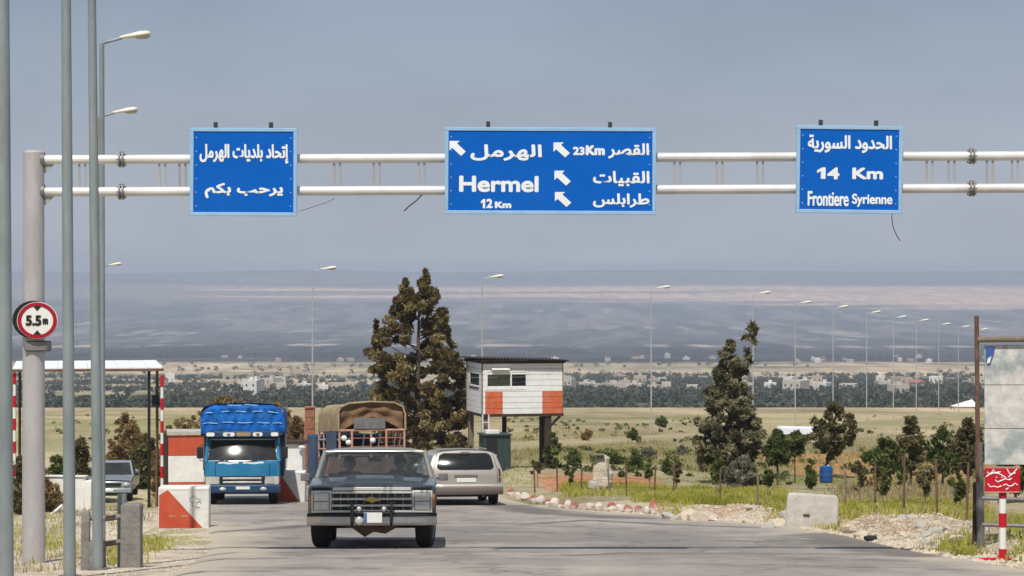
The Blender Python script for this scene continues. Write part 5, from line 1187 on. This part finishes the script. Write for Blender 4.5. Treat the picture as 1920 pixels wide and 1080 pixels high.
barrier(297, 392, 913, 53.2, 'red and white diagonal concrete barrier block at the left road edge', False, True, math.radians(3))
barrier(512, 572, 884, 71.5, 'farther red and white barrier block half hidden behind the blue truck')
def booth():
    p = at(349, 84); s = F / 84; t = thing('sentry_booth', 'red and white banded sentry booth behind the front barrier block', 'sentry booth', p, (0, 0, math.radians(8)))
    h = (HZ - 808) / s - p[2]; W = .56
    B('base_band', M['red'], t, -W, W, 0, 1.0, -.1, h * .22, .01); B('wall', M['white'], t, -W + .002, W - .002, .004, .996, h * .222, h * .62, .01); B('top_band', M['red'], t, -W, W, 0, 1.0, h * .622, h * .93, .01)
    B('cap', M['concrete'], t, -W - .04, W + .04, -.05, 1.05, h * .932, h, .015); B('dark_panel', M['black'], t, -W - .012, -W - .002, .15, .85, 0, h * .85)  # cap slab, and a flat black panel on the left face
    B('side_post', M['wood_dark'], t, -W - .16, -W - .02, .05, .18, -.05, h * .93); B('side_post', M['wood_dark'], t, -W - .16, -W - .02, .86, .99, -.05, h * .93)  # two dark timber uprights beside the black panel
booth()
def canopy():
    d = 70.0; p = at(165, d); s = F / d; yaw = math.radians(9.5)
    t = thing('shelter_canopy', 'flat white roofed checkpoint shelter on slim posts behind the lamp posts', 'canopy', p, (0, 0, yaw))
    z = lambda Y: (HZ - Y) / s - p[2]
    W = 1.95; zr = z(693)
    n_ = 10
    for k in range(n_): 
        a = -W + 2 * W * k / n_; B('roof_sheet', M['sheet_roof'], t, a + .004, a + 2 * W / n_ - .004, -.05, 5.4, zr + .02 + (.003 if k % 2 else 0), zr + .05 + (.003 if k % 2 else 0))
    B('fascia', M['rust_dark'], t, -W - .02, W + .02, -.07, -.052, zr - .05, zr + .02); B('fascia', M['rust_dark'], t, W + .002, W + .02, -.05, 5.4, zr - .05, zr + .02); B('fascia', M['rust_dark'], t, -W, W, 5.4, 5.42, zr - .05, zr + .02)
    for k in range(4): y = .3 + k * 1.6; MB().tube([(-W, y, zr - .02), (W, y, zr - .02)], .03, 6).build('beam', M['rust_dark'], t)
    def post(x, y, stripes, h, m_=M['black']):
        o = MB().tube([(x, y, -.2), (x, y, h)], .04, 10).build('post', m_, t)
        if stripes:
            k = 0; zz = h - .05
            while zz > .1:
                if k % 2 == 0: MB().tube([(x, y, zz), (x, y, zz - .3)], .047, 10).build('painted_band', M['sign_red'], o)
                zz -= .3; k += 1
    post(W - .36, .1, False, zr); post(W - .12, .9, False, zr, M['rust_dark']); post(W - .02, .05, True, zr - .12, M['white']); post(-W + .05, .05, True, zr - .02, M['white']); post(-W + .1, 5.2, False, zr); post(W - .2, 5.2, False, zr)
    B('notice_box', M['interior'], t, W - .26, W - .06, .70, .80, zr - 1.0, zr - .72, .01)
canopy()
def rail_fence():
    d = 33.5; p = at(208, d); s = F / d; t = thing('rail_fence', 'grey rail fence with rough concrete posts in the left foreground', 'fence', p)
    z = lambda Y: (HZ - Y) / s - p[2]; x = lambda X: (X - 208) / s
    rd = random.Random(4)
    def post(Xa, Xb, Y, y0=0.0):
        hw = (x(Xb) - x(Xa)) / 2; cx_ = (x(Xa) + x(Xb)) / 2
        mb = MB(); mb.loft([[(cx_ + sx * hw * k + rd.uniform(-.008, .008), y0 + sy * hw * .9 + rd.uniform(-.008, .008), zz) for sx, sy in ((-1, -1), (1, -1), (1, 1), (-1, 1))] for k, zz in ((1.05, -.25), (1.0, .1), (.97, z(Y) * .6), (1.0, z(Y) - .02), (.8, z(Y)))]); mb.build('post', M['concrete_grey'], t, .012)
    post(152, 169, 958); post(228, 266, 944); post(172, 200, 1012, -.12)
    for Y, Xa, Xb in ((971, 160, 236), (1018, 160, 236)): MB().tube([(x(Xa), .02, z(Y)), (x((Xa + Xb) / 2), .01, z(Y) - .012), (x(Xb), .02, z(Y - 3))], .034, 8).build('rail', M['concrete_grey'], t)
    for X in (232, 244): pass
    MB().tube([(x(222), .3, -.1), (x(222), .3, z(930))], .06, 8).build('stake', M['galv'], t); MB().tube([(x(233), .35, -.1), (x(233), .35, z(968))], .03, 8).build('stake', M['white_worn'], t)
rail_fence()
def leaning(label, name, X0, Y0, X1, Y1, d, r, m_, cat):
    s = F / d; x0 = (X0 - 960) / s; z0 = gz(x0, d) ; dz = (Y0 - Y1) / s
    o = MB().tube([(0, 0, -.02), ((X1 - X0) / s, .1, dz)], r, 8).build(name, m_); o.location = (x0, d, z0); tag(o, label, cat)
leaning('short white pole leaning on the ground between the gantry pole and lamp post', 'leaning_pole', 92, 945, 116, 926, 66.5, .035, M['white'], 'pole')
def white_wall():
    p = at(122, 84); t = thing('low_wall', 'low whitewashed wall seen between the poles on the left', 'wall', p, (0, 0, math.radians(-6)))
    B('wall', M['white'], t, -.68, .62, 0, .3, -.2, 1.12, .03); B('pier', M['white'], t, .622, .85, -.05, .36, -.2, 1.02, .03); B('coping', M['white_worn'], t, -.72, .66, -.04, .34, 1.122, 1.17, .01)
white_wall()
def white_cabin():
    p = at(541, 86); s = F / 86; t = thing('guard_hut', 'white rounded guard hut with one dark window between the blue truck and red pillar', 'guard hut', p)
    z = lambda Y: (HZ - Y) / s - p[2]; W = .42
    prof = [(-W, -.1), (W + .05, -.1), (W + .02, z(850))] + [(W - .18 + .2 * math.cos(a), z(842) + .22 * math.sin(a)) for a in np.linspace(0, PI / 2, 6)] + [(-W, z(842) + .22)]
    MB().prism(prof, 'y', 0, .9).build('wall', M['white'], t, .02)
    B('lower_wall', M['white_worn'], t, -W - .02, W + .12, -.04, -.002, -.1, z(884), .01); w_ = MB(); w_.patch(lambda u, v: (-.14 + .2 * (u - .5) * math.sqrt(max(0.05, 1 - (2 * v - 1) ** 4)), -.015, z(868) + v * (z(844) - z(868))), 6, 8); w_.build('window', M['glass_dark'], t)
    B('eave', M['wood_dark'], t, -W - .1, W + .16, -.1, 1.0, z(832), z(828)); l_ = MB().ball((W + .02, -.12, z(838)), (.12, .07, .06), 10, 8).build('lamp', M['white'], t); B('bracket', M['dark_steel'], l_, W - .02, W + .02, -.12, .02, z(836), z(830))
    B('meter_box', M['wood_grey'], t, -.06, .06, -.07, -.04, z(898), z(886)); 
white_cabin()
def red_pillar():
    p = at(581, 88); s = F / 88; t = thing('gate_pillar', 'tall rust red pillar left of the tan canvas truck', 'pillar', p); h = (HZ - 766) / s - p[2]
    B('shaft', M['rust'], t, -.15, .15, 0, .3, -.2, h, .012); B('cap', M['rust'], t, -.19, .19, -.04, .34, h + .002, h + .06, .01); B('edge_strip', M['rail_pink'], t, -.175, -.152, -.01, .1, 0, h - .02)
    for k in range(6): B('band', M['rust_dark'], t, -.156, .156, -.006, -.001, .3 + k * h / 6.5, .33 + k * h / 6.5)
red_pillar()

# ------------------------------------------------------------------ right side: kerb stones, rubble, concrete block, fence, billboard, red sign
def rock_mesh(seed, sx, sy, sz, mats, top=None, jag=.16):
    rd = random.Random(seed); mb = MB(); mb.ball((0, 0, 0), (sx, sy, sz), 9, 7, jit=jag, rnd=rd)
    me = mb.mesh('stone', mats, smooth=True, angle=28)
    if top is not None:
        for p in me.polygons: p.material_index = 1 if p.center.z > top * sz else 0
    return me
KS = [(944, 1), (957, 3), (971, 3), (985, 1), (999, 3), (1012, 1), (1024, 3), (1036, 1), (1048, 3), (1060, 1), (1090, 2), (1106, 3), (1130, 1), (1146, 3), (1160, 1), (1180, 1), (1196, 3)]
def road_row(X):       # distance at which the right road edge is seen in picture column X
    ds = np.linspace(55, 80, 500); xs = 960 + xr(ds) / ds * F; return float(np.interp(-X, -xs, ds))
def kpos(X):
    d = road_row(X); x = float(xr(np.array([d]))[0]) + .22; return x, d
for i, (X, k) in enumerate(KS):
    x, d = kpos(X); rd = random.Random(50 + i); sc_ = rd.uniform(.62, 1.0)
    lab = {3: 'whitewashed kerb stone', 1: 'white kerb stone with faded red top', 2: 'bare pale stone'}[k] + ', %s along the road edge beyond the minivan' % (ORD[i] if i < 12 else ('thirteenth', 'fourteenth', 'fifteenth', 'sixteenth', 'seventeenth')[i - 12])
    me = rock_mesh(300 + i, .14 * sc_, .14 * sc_, .17 * sc_, [M['rock'] if k == 2 else M['stone_white'], M['stone_red']], .35 if k == 1 else None)
    o = bpy.data.objects.new('kerb_stone', me); C.objects.link(o); o.location = (x, d, gz(x, d) + .07); o.rotation_euler = (rd.uniform(-.3, .3), rd.uniform(-.3, .3), rd.uniform(0, 6)); tag(o, lab, 'stone', 'painted stones along the right kerb')
o = MB().tube([(0, 0, 0), (.0, 0, .22)], [.13, .015], 10).build('marker_cone', M['stone_red']); x, d = kpos(1204); o.location = (x + .05, d, gz(x, d) + .16); tag(o, 'small orange pointed stone topping the end of the painted stones', 'stone')
def pillar_rock():
    p = at(1126, 76); t = thing('stone_pillar', 'tall pale weathered stone stump standing in the weeds right of the watchtower', 'stone')
    t.location = p; rd = random.Random(8); rings = []
    for z, r in ((-.1, .36), (.15, .33), (.4, .27), (.65, .27), (.85, .22), (.98, .2), (1.08, .10)):
        rings.append([(r * (1 + rd.uniform(-.14, .14)) * math.cos(2 * PI * k / 12) + .05 * z, r * .8 * (1 + rd.uniform(-.14, .14)) * math.sin(2 * PI * k / 12), z + rd.uniform(-.04, .04)) for k in range(12)])
    MB().loft(rings).build('stump', M['rock'], t, angle=30)
    for k, (x, y, z, r) in enumerate(((.20, -.15, .55, .15), (.12, -.22, .30, .17), (-.22, -.16, .22, .16))):
        o = bpy.data.objects.new('boulder', rock_mesh(400 + k, r, r * .8, r * 1.2, [M['rock'] if k % 2 else M['rock_grey']])); C.objects.link(o); o.location = (x, y, z); o.parent = t
    B('cap_board', M['wood_grey'], t, -.22, .1, -.3, .1, 1.10, 1.14, .01)
pillar_rock()
def block():
    d = 53.6; p = at(1521, d); s = F / d; t = thing('concrete_block', 'large pale concrete block tilted in the rubble at the right road edge', 'block', (p[0], p[1], p[2] - .05), (math.radians(-8), math.radians(3), math.radians(-6)))
    hw = .52; h = .72
    MB().loft([[(x * k1 + dx, y * k1, z) for x, y in ((-hw, -.25), (hw, -.25), (hw, .3), (-hw, .3))] for k1, dx, z in ((1.0, 0, -.15), (1.02, .0, .2), (.99, .0, h - .1), (.93, -.01, h))]).build('block', M['concrete'], t, .05)
    MB().tube([(-.18, -.27, .28), (-.05, -.28, .29)], .02, 6).build('lifting_hook', M['dark_steel'], t)
block()
# bigger rubble stones, one by one, then the small stuff
RB = []
rd = random.Random(77)
for k in range(46):
    d = rd.uniform(35.5, 61); off = rd.uniform(.25, 3.0); x = float(xr(np.array([d]))[0]) + off
    RB.append((x, d, rd.uniform(.05, .13)))
RB += [(px(1290, 57.5), 57.5, .42), (px(1320, 57), 57, .33), (px(1262, 58), 58, .26), (px(1404, 55.5), 55.5, .22), (px(1455, 54), 54, .25), (px(1440, 52.5), 52.5, .2), (px(1590, 50), 50, .24), (px(1620, 47), 47, .2), (px(1745, 46), 46, .22), (px(1795, 43), 43, .2)]
off_ = lambda x, d: x - float(xr(np.array([d]))[0])
def rock_where(x, d, o):
    X = 960 + x / d * F
    a = 'right by the asphalt' if o < .9 else 'a step back from the asphalt' if o < 1.9 else 'at the back of the rubble'
    b_ = 'near the painted stones' if X < 1240 else 'under the conifer' if X < 1420 else 'left of the concrete block' if X < 1530 else 'right of the concrete block' if X < 1640 else 'before the billboard trees' if X < 1790 else 'by the billboard post' if X < 1860 else 'by the red sign'
    return a + ' ' + b_
for i, (x, d, r) in enumerate(RB):
    r = r * .8 if i >= 46 else r
    me = rock_mesh(500 + i, r * rd.uniform(1, 1.6), r * rd.uniform(.8, 1.1), r * rd.uniform(.5, .75), [M['rock'] if i % 3 else M['rock_grey']], jag=.22)
    big_ = i == 46
    o = bpy.data.objects.new('rock', me); C.objects.link(o); o.location = (x, d, gz(x, d) + r * .12); o.rotation_euler = (rd.uniform(-.35, .35), rd.uniform(-.35, .35), rd.uniform(0, 6))
    tag(o, 'largest pale grey rock slab by the road end of the green weeds' if big_ else '%s %s rock %s' % ('large' if r > .14 else 'middling' if r > .09 else 'small', 'buff' if i % 3 else 'grey', rock_where(x, d, off_(x, d))), 'rock', None if big_ else 'rubble rocks along the right road edge')
def rubble(name, n_, fx, sz0, sz1, material, seed):
    g = np.random.default_rng(seed); mb = MB()
    for k in range(n_):
        x, d = fx(g); r = float(g.uniform(sz0, sz1)); z = gz(x, d)
        v = [(x + r * a * float(g.uniform(.6, 1.3)), d + r * b_ * float(g.uniform(.6, 1.3)), z + r * c * float(g.uniform(.4, 1))) for a, b_, c in ((1, 0, 0), (-1, 0, 0), (0, 1, 0), (0, -1, 0), (0, 0, 1), (0, 0, -.6))]
        mb.add(v, [(0, 2, 4), (2, 1, 4), (1, 3, 4), (3, 0, 4), (2, 0, 5), (1, 2, 5), (3, 1, 5), (0, 3, 5)])
    tag(mb.build(name, material, smooth=False), kind='stuff')
def right_strip(g): d = float(g.uniform(31, 64)); return float(xr(np.array([d]))[0]) + float(abs(g.normal(0, 1.5))) - .12, d
rubble('gravel', 4200, right_strip, .01, .05, M['rock'], 3)
def left_strip(g): d = float(g.uniform(27, 62)); return float(xl(np.array([d]))[0]) - float(abs(g.normal(0, 1.6))) + .15, d
rubble('gravel', 1800, left_strip, .006, .024, M['rock'], 4)
def road_dust(g): d = float(g.uniform(30, 62)); s = g.random() < .5; return (float(xr(np.array([d]))[0]) - float(abs(g.normal(0, .5))) if s else float(xl(np.array([d]))[0]) + float(abs(g.normal(0, .6)))), d
rubble('gravel', 900, road_dust, .006, .022, M['rock_grey'], 5)
leaning_tyre = None

# wire fence between the road strip and the field
def wire_fence():
    PT = [(1003, 79, .75), (1045, 77, .75), (1090, 75, .75), (1143, 74, .75), (1175, 73, .8), (1226, 72, .85), (1262, 71, .9), (1350, 68, .9), (1420, 66, .9), (1585, 60, .95), (1640, 58, 1.15), (1694, 55, 1.35), (1757, 52, 1.15), (1812, 49, 1.1)]
    p0 = at(PT[0][0], PT[0][1]); t = thing('wire_fence', 'sagging wire fence on thin posts between the weeds and the field at right', 'fence', p0)
    tops = []; rd = random.Random(3)
    for X, d, h in PT:
        a = Vector(at(X, d)) - Vector(p0); lean = rd.uniform(-.05, .05); MB().tube([a + Vector((0, 0, -.1)), a + Vector((lean, 0, h))], .024, 7).build('post', M['rust_dark'] if rd.random() < .65 else M['wood_grey'], t); tops.append((a, h, lean))
    for q in (.93, .6, .3):
        pts = []
        for i, (a, h, l_) in enumerate(tops):
            pts.append(a + Vector((l_ * q, 0, h * q)))
            if i < len(tops) - 1:
                b_, h2, l2 = tops[i + 1]; pts.append((a + b_) / 2 + Vector((0, 0, (h + h2) / 2 * q - .04)))
        MB().tube(pts, .004, 5).build('wire', M['rust_dark'], t)
wire_fence()

def billboard():
    d = 41.2; p = at(1836, d); s = F / d; t = thing('billboard', 'tall weathered billboard with peeling grey white sheets on rusty posts at the right edge', 'billboard', p)
    x = lambda X: (X - 1836) / s; z = lambda Y: (HZ - Y) / s - p[2]
    MB().tube([(x(1840), .03, -.2), (x(1836), .03, z(830))], .062, 12).build('post', M['mid_steel'], t); MB().tube([(x(1834), .0, z(905)), (x(1831), .0, z(592))], .036, 10).build('post', M['rust_dark'], t); MB().tube([(x(1828), .06, -.2 + .3), (x(1830), .06, z(905))], .034, 10).build('post', M['wood_dark'], t)
    XE2 = 2290
    MB().tube([(x(XE2), .03, -.6), (x(XE2), .03, z(600))], .06, 12).build('post', M['rust_dark'], t)
    MB().tube([(x(1832), -.02, z(637)), (x(XE2), -.02, z(632))], .045, 10).build('top_rail', M['wood_grey'], t)
    # sheets
    m_, n, l, p_ = _base('peeling poster')
    tcn = n.new('ShaderNodeTexCoord'); 
    def noise(sc__, det, off):
        mp_ = n.new('ShaderNodeMapping'); mp_.inputs['Location'].default_value = (off, 0, off); l.new(tcn.outputs['Object'], mp_.inputs['Vector']); z_ = n.new('ShaderNodeTexNoise'); z_.inputs['Scale'].default_value = sc__; z_.inputs['Detail'].default_value = det; z_.inputs['Roughness'].default_value = .6; l.new(mp_.outputs['Vector'], z_.inputs['Vector']); return z_.outputs['Fac']
    def cramp(f, stops):
        r = n.new('ShaderNodeValToRGB'); r.color_ramp.interpolation = 'LINEAR'; e_ = r.color_ramp.elements
        e_[0].position, e_[0].color = stops[0][0], (*stops[0][1], 1); e_[1].position, e_[1].color = stops[-1][0], (*stops[-1][1], 1)
        for q, c_ in stops[1:-1]: k = e_.new(q); k.color = (*c_, 1)
        l.new(f, r.inputs['Fac']); return r.outputs['Color']
    a = cramp(noise(1.6, 5, 3), [(.42, (.38, .42, .42)), (.47, (.50, .53, .52)), (.52, (.66, .63, .60)), (.62, (.70, .67, .64))]); b_ = cramp(noise(7, 6, 9), [(.35, (.55, .56, .55)), (.6, (1, 1, 1))])
    mm = n.new('ShaderNodeMix'); mm.data_type = 'RGBA'; mm.blend_type = 'MULTIPLY'; mm.inputs[0].default_value = .6; l.new(a, mm.inputs[6]); l.new(b_, mm.inputs[7]); l.new(mm.outputs[2], p_.inputs['Base Color']); p_.inputs['Roughness'].default_value = .8
    rd = random.Random(6)
    for j, (Ya, Yb) in enumerate(((646, 722), (722, 804), (804, 872))):
        for i, (Xa, Xb) in enumerate(((1846, 1934), (1934, 2022), (2022, 2110), (2110, 2198), (2198, 2284))):
            q = rd.uniform(-.006, .006); B('sheet', m_, t, x(Xa) + .004, x(Xb) - .004, .02 + q, .035 + q, z(Yb) + .005, z(Ya) - .005, .003)
    B('seam_rail', M['mid_steel'], t, x(1846), x(XE2), .04, .075, z(724), z(720)); B('seam_rail', M['mid_steel'], t, x(1846), x(XE2), .04, .075, z(806), z(802))
    MB().prism([(x(1848), z(651)), (x(1866), z(650)), (x(1862), z(668)), (x(1856), z(684)), (x(1848), z(676))], 'y', .004, .008).build('torn_poster', M['plate_blue'], t, smooth=False)
    MB().prism([(x(1852), z(672)), (x(1859), z(668)), (x(1856), z(680)), (x(1850), z(682))], 'y', -.001, .003).build('torn_poster', M['white'], t, smooth=False)
billboard()
def red_sign():
    d = 36.3; p = at(1880, d); s = F / d; t = thing('warning_sign', 'small red sign with white Arabic lettering on a red and white striped post', 'sign', p)
    x = lambda X: (X - 1880) / s; z = lambda Y: (HZ - Y) / s - p[2]
    b_ = MB().tube([(0, 0, -.15), (0, 0, z(922))], .048, 14).build('post', M['white'], t)
    for Ya, Yb in ((962, 988), (1029, 1056)): MB().tube([(0, 0, z(Yb)), (0, 0, z(Ya))], .053, 14).build('painted_band', M['sign_red'], b_)
    MB().tube([(0, 0, z(934)), (0, 0, z(922))], .053, 14).build('collar', M['sign_red_dark'], b_)
    for a in (2.6, .4, 4.4): MB().tube([(0, 0, .02), (.34 * math.cos(a), .34 * math.sin(a), -.03 + gz(p[0] + .34 * math.cos(a), d + .34 * math.sin(a)) - p[2] + .04)], .022, 8).build('foot', M['sign_red'], t)
    B('panel', M['sign_red'], t, x(1845), x(1911), -.075, -.055, z(921), z(875), .006)
    B('edge', M['rail_pink'], t, x(1845), x(1911), -.079, -.053, z(877.5), z(874)); B('edge', M['rail_pink'], t, x(1845), x(1911), -.079, -.053, z(923), z(920.5))
    strokes = [[(1849, 884), (1853, 888), (1858, 885), (1861, 879), (1863, 885), (1868, 885), (1874, 884)], [(1847, 893), (1853, 889), (1861, 886), (1870, 887), (1878, 891), (1884, 895)], [(1886, 878), (1890, 886), (1894, 890), (1900, 884), (1905, 878)], [(1889, 894), (1894, 888), (1902, 886)],
               [(1864, 899), (1869, 903), (1876, 900), (1883, 897), (1890, 899), (1895, 896)], [(1850, 906), (1855, 912), (1862, 911), (1869, 913), (1876, 910)], [(1879, 909), (1885, 907), (1890, 911), (1896, 910), (1901, 905), (1906, 909)], [(1866, 893), (1867, 895)], [(1876, 893), (1877, 895)], [(1884, 917), (1889, 914)]]
    mb = MB()
    for st_ in strokes: mb.tube([(x(X), -.077, z(Y)) for X, Y in st_], .0085, 6)
    mb.build('lettering', M['sign_text'], t)
red_sign()
def pipe_rails():
    d = 38.6; p = at(1890, d); s = F / d; t = thing('pipe_railing', 'dark pipe railing behind the red sign at the right edge', 'railing', p)
    x = lambda X: (X - 1890) / s; z = lambda Y: (HZ - Y) / s - p[2]
    for Ya, Yb in ((934, 938), (984, 987)): MB().tube([(x(1842), .02, z(Ya)), (x(1960), 0, z(Yb)), (x(2160), 0, z(Yb + 4))], .03, 8).build('rail', M['mid_steel'], t)
    for X in (1960, 2060, 2155): MB().tube([(x(X), .06, -.3), (x(X), .06, z(928))], .035, 8).build('post', M['mid_steel'], t)
pipe_rails()
def shed():
    d = 150; p = at(1496, d); s = F / d; t = thing('field_shed', 'small white roofed shed in the field behind the little trees', 'shed', p)
    h = (HZ - 814) / s - p[2]
    B('wall', M['house2'], t, -.95, .95, 0, 1.8, -.6, max(.35, h)); MB().prism([(-1.1, 0), (1.1, 0), (1.0, .30), (-.95, .34)], 'y', -.2, 2.0).build('roof', M['sheet_roof'], t).location = (0, 0, max(.36, h + .005)); B('door', M['interior'], t, .2, .6, -.02, -.002, -.4, max(.25, h - .08))
shed()
def drum():
    p = at(1549, 93); t = thing('plastic_drum', 'blue plastic drum half shaded under the wind bent tree', 'drum', p); t.scale = (.75, .75, .7)
    MB().tube([(0, 0, 0), (0, 0, .06), (0, 0, .3), (0, 0, .55), (0, 0, .78), (0, 0, .82)], [.28, .31, .30, .31, .29, .22], 18).build('body', M['barrel_blue'], t, angle=50)
    for z in (.28, .55): MB().tube([(0, 0, z), (0, 0, z + .03)], .322, 18).build('rib', M['barrel_blue'], t)
    MB().tube([(.1, 0, .82), (.1, 0, .87)], .05, 10).build('bung', M['white'], t)
drum()
def tent():
    d = 330; p = at(1812, d); t = thing('tent', 'tiny bright white tent roof at the far edge of the field beside the billboard', 'tent', p)
    MB().add([(-1.6, 0, .5), (1.6, 0, .5), (1.6, 2.5, .5), (-1.6, 2.5, .5), (.9, 1.2, 1.35)], [(0, 1, 4), (1, 2, 4), (2, 3, 4), (3, 0, 4), (0, 3, 2, 1)]).build('roof', M['white'], t, smooth=False)
    for a, b_ in ((-1.5, .1), (1.5, .1), (1.5, 2.4), (-1.5, 2.4)): MB().tube([(a, b_, -.2), (a, b_, .5)], .05, 6).build('pole', M['mid_steel'], t)
tent()
t_ = thing('tyre', 'small dark worn tyre lying at the edge of the right rubble strip', 'tyre', at(1632, 45.5, .05)); 
MB().tube([(.08 * math.cos(a), .08 * math.sin(a), 0) for a in np.linspace(0, 2 * PI, 17)], .04, 8, cap=False).build('casing', M['rubber'], t_)

# ------------------------------------------------------------------ grass and weeds
def blades(name, n_, fx, h0, h1, material, seed, wd=.02, tuft=7, spread=.12):
    g = np.random.default_rng(seed); P_ = []
    for _ in range(n_):
        x, d = fx(g)
        if x is None: continue
        P_.append((x, d))
    P_ = np.array(P_); P_ = np.repeat(P_, tuft, 0) + g.normal(0, spread, (len(P_) * tuft, 2)); keep = ~((P_[:, 0] < xr(P_[:, 1]) + .12) & (P_[:, 0] > xl(P_[:, 1]) - .12)); P_ = P_[keep]
    z = ground(P_[:, 0], P_[:, 1]); m_ = len(P_); h = g.uniform(h0, h1, m_); a = g.uniform(0, PI, m_); ln = g.normal(0, .35, (m_, 2)) * h[:, None]
    w_ = wd * g.uniform(.6, 1.5, m_); ux, uy = np.cos(a) * w_, np.sin(a) * w_
    v = np.stack([np.stack([P_[:, 0] - ux, P_[:, 1] - uy, z - .02], -1), np.stack([P_[:, 0] + ux, P_[:, 1] + uy, z - .02], -1), np.stack([P_[:, 0] + ln[:, 0] + ux * .3, P_[:, 1] + ln[:, 1] + uy * .3, z + h], -1), np.stack([P_[:, 0] + ln[:, 0] - ux * .3, P_[:, 1] + ln[:, 1], z + h * .9], -1)], 1).reshape(-1, 3)
    me = bpy.data.meshes.new(name); me.vertices.add(len(v)); me.vertices.foreach_set('co', v.ravel()); me.loops.add(len(v)); me.loops.foreach_set('vertex_index', np.arange(len(v), dtype=np.int32))
    me.polygons.add(m_); me.polygons.foreach_set('loop_start', np.arange(0, len(v), 4, dtype=np.int32)); me.polygons.foreach_set('loop_total', np.full(m_, 4, np.int32)); me.update(calc_edges=True); me.materials.append(material)
    tn = me.attributes.new('tone', 'FLOAT', 'POINT'); tn.data.foreach_set('value', np.repeat(np.clip(fbm(P_[:, 0] * .8, P_[:, 1] * .3, seed) * 2 - .5, 0, 1), 4))
    o = bpy.data.objects.new(name, me); C.objects.link(o); tag(o, kind='stuff')
def inpx(Xa, Xb, Ya, Yb):
    ds = np.linspace(25, 400, 6000); ys = HZ + hbase(ds) / ds * F
    def fx(g):
        Y = g.uniform(Ya, Yb); X = g.uniform(Xa, Xb); d = float(np.interp(-Y, -ys, ds)); return px(X, d), d
    return fx
def mix_fx(*fs_):
    def fx(g): return fs_[int(g.integers(len(fs_)))](g)
    return fx
blades('weeds', 5600, mix_fx(inpx(1205, 1470, 918, 950), inpx(1205, 1440, 922, 955), inpx(1065, 1210, 908, 938), inpx(1580, 1830, 950, 988), inpx(1680, 1840, 962, 990)), .06, .22, LM['weed'], 31, .016, 8, .16)
blades('weeds', 500, mix_fx(inpx(1440, 1480, 925, 985), inpx(1420, 1580, 985, 998), inpx(1760, 1840, 1020, 1042), inpx(1230, 1300, 955, 975), inpx(1890, 1925, 960, 1060)), .05, .15, LM['weed'], 32, .012, 7, .10)
blades('weeds', 210, mix_fx(inpx(70, 125, 965, 1030), inpx(205, 260, 1015, 1060), inpx(270, 310, 1012, 1034), inpx(940, 1010, 880, 915)), .04, .15, LM['weed'], 33, .012, 7, .12)
blades('dry_grass', 4200, mix_fx(inpx(1260, 1900, 850, 885), inpx(960, 1900, 800, 850), inpx(1580, 1840, 905, 955), inpx(930, 1250, 820, 872), inpx(300, 560, 905, 935)), .06, .22, LM['dry'], 34, .018, 6, .25)
blades('weeds', 900, mix_fx(inpx(960, 1300, 810, 872), inpx(1300, 1850, 830, 905)), .06, .2, LM['weed'], 36, .018, 6, .3)
blades('dry_grass', 760, mix_fx(inpx(0, 260, 950, 1060), inpx(20, 280, 890, 980), inpx(1400, 1920, 955, 1045)), .03, .13, LM['dry'], 35, .010, 6, .14)

# things of one group that still read alike: tell them apart by their order from the left
by_ = {}
for o in C.objects:
    if o.parent is None and o.get('group') and o.get('label'): by_.setdefault(o['label'], []).append(o)
for lab, os_ in by_.items():
    if len(os_) < 2: continue
    os_.sort(key=lambda o: o.location.x / max(o.location.y, 1))
    for i, o in enumerate(os_):
        o['label'] = lab + (', left one' if i == 0 else ', right one' if i == len(os_) - 1 else ', middle one' if len(os_) == 3 else ', %s from left' % ORD[i])
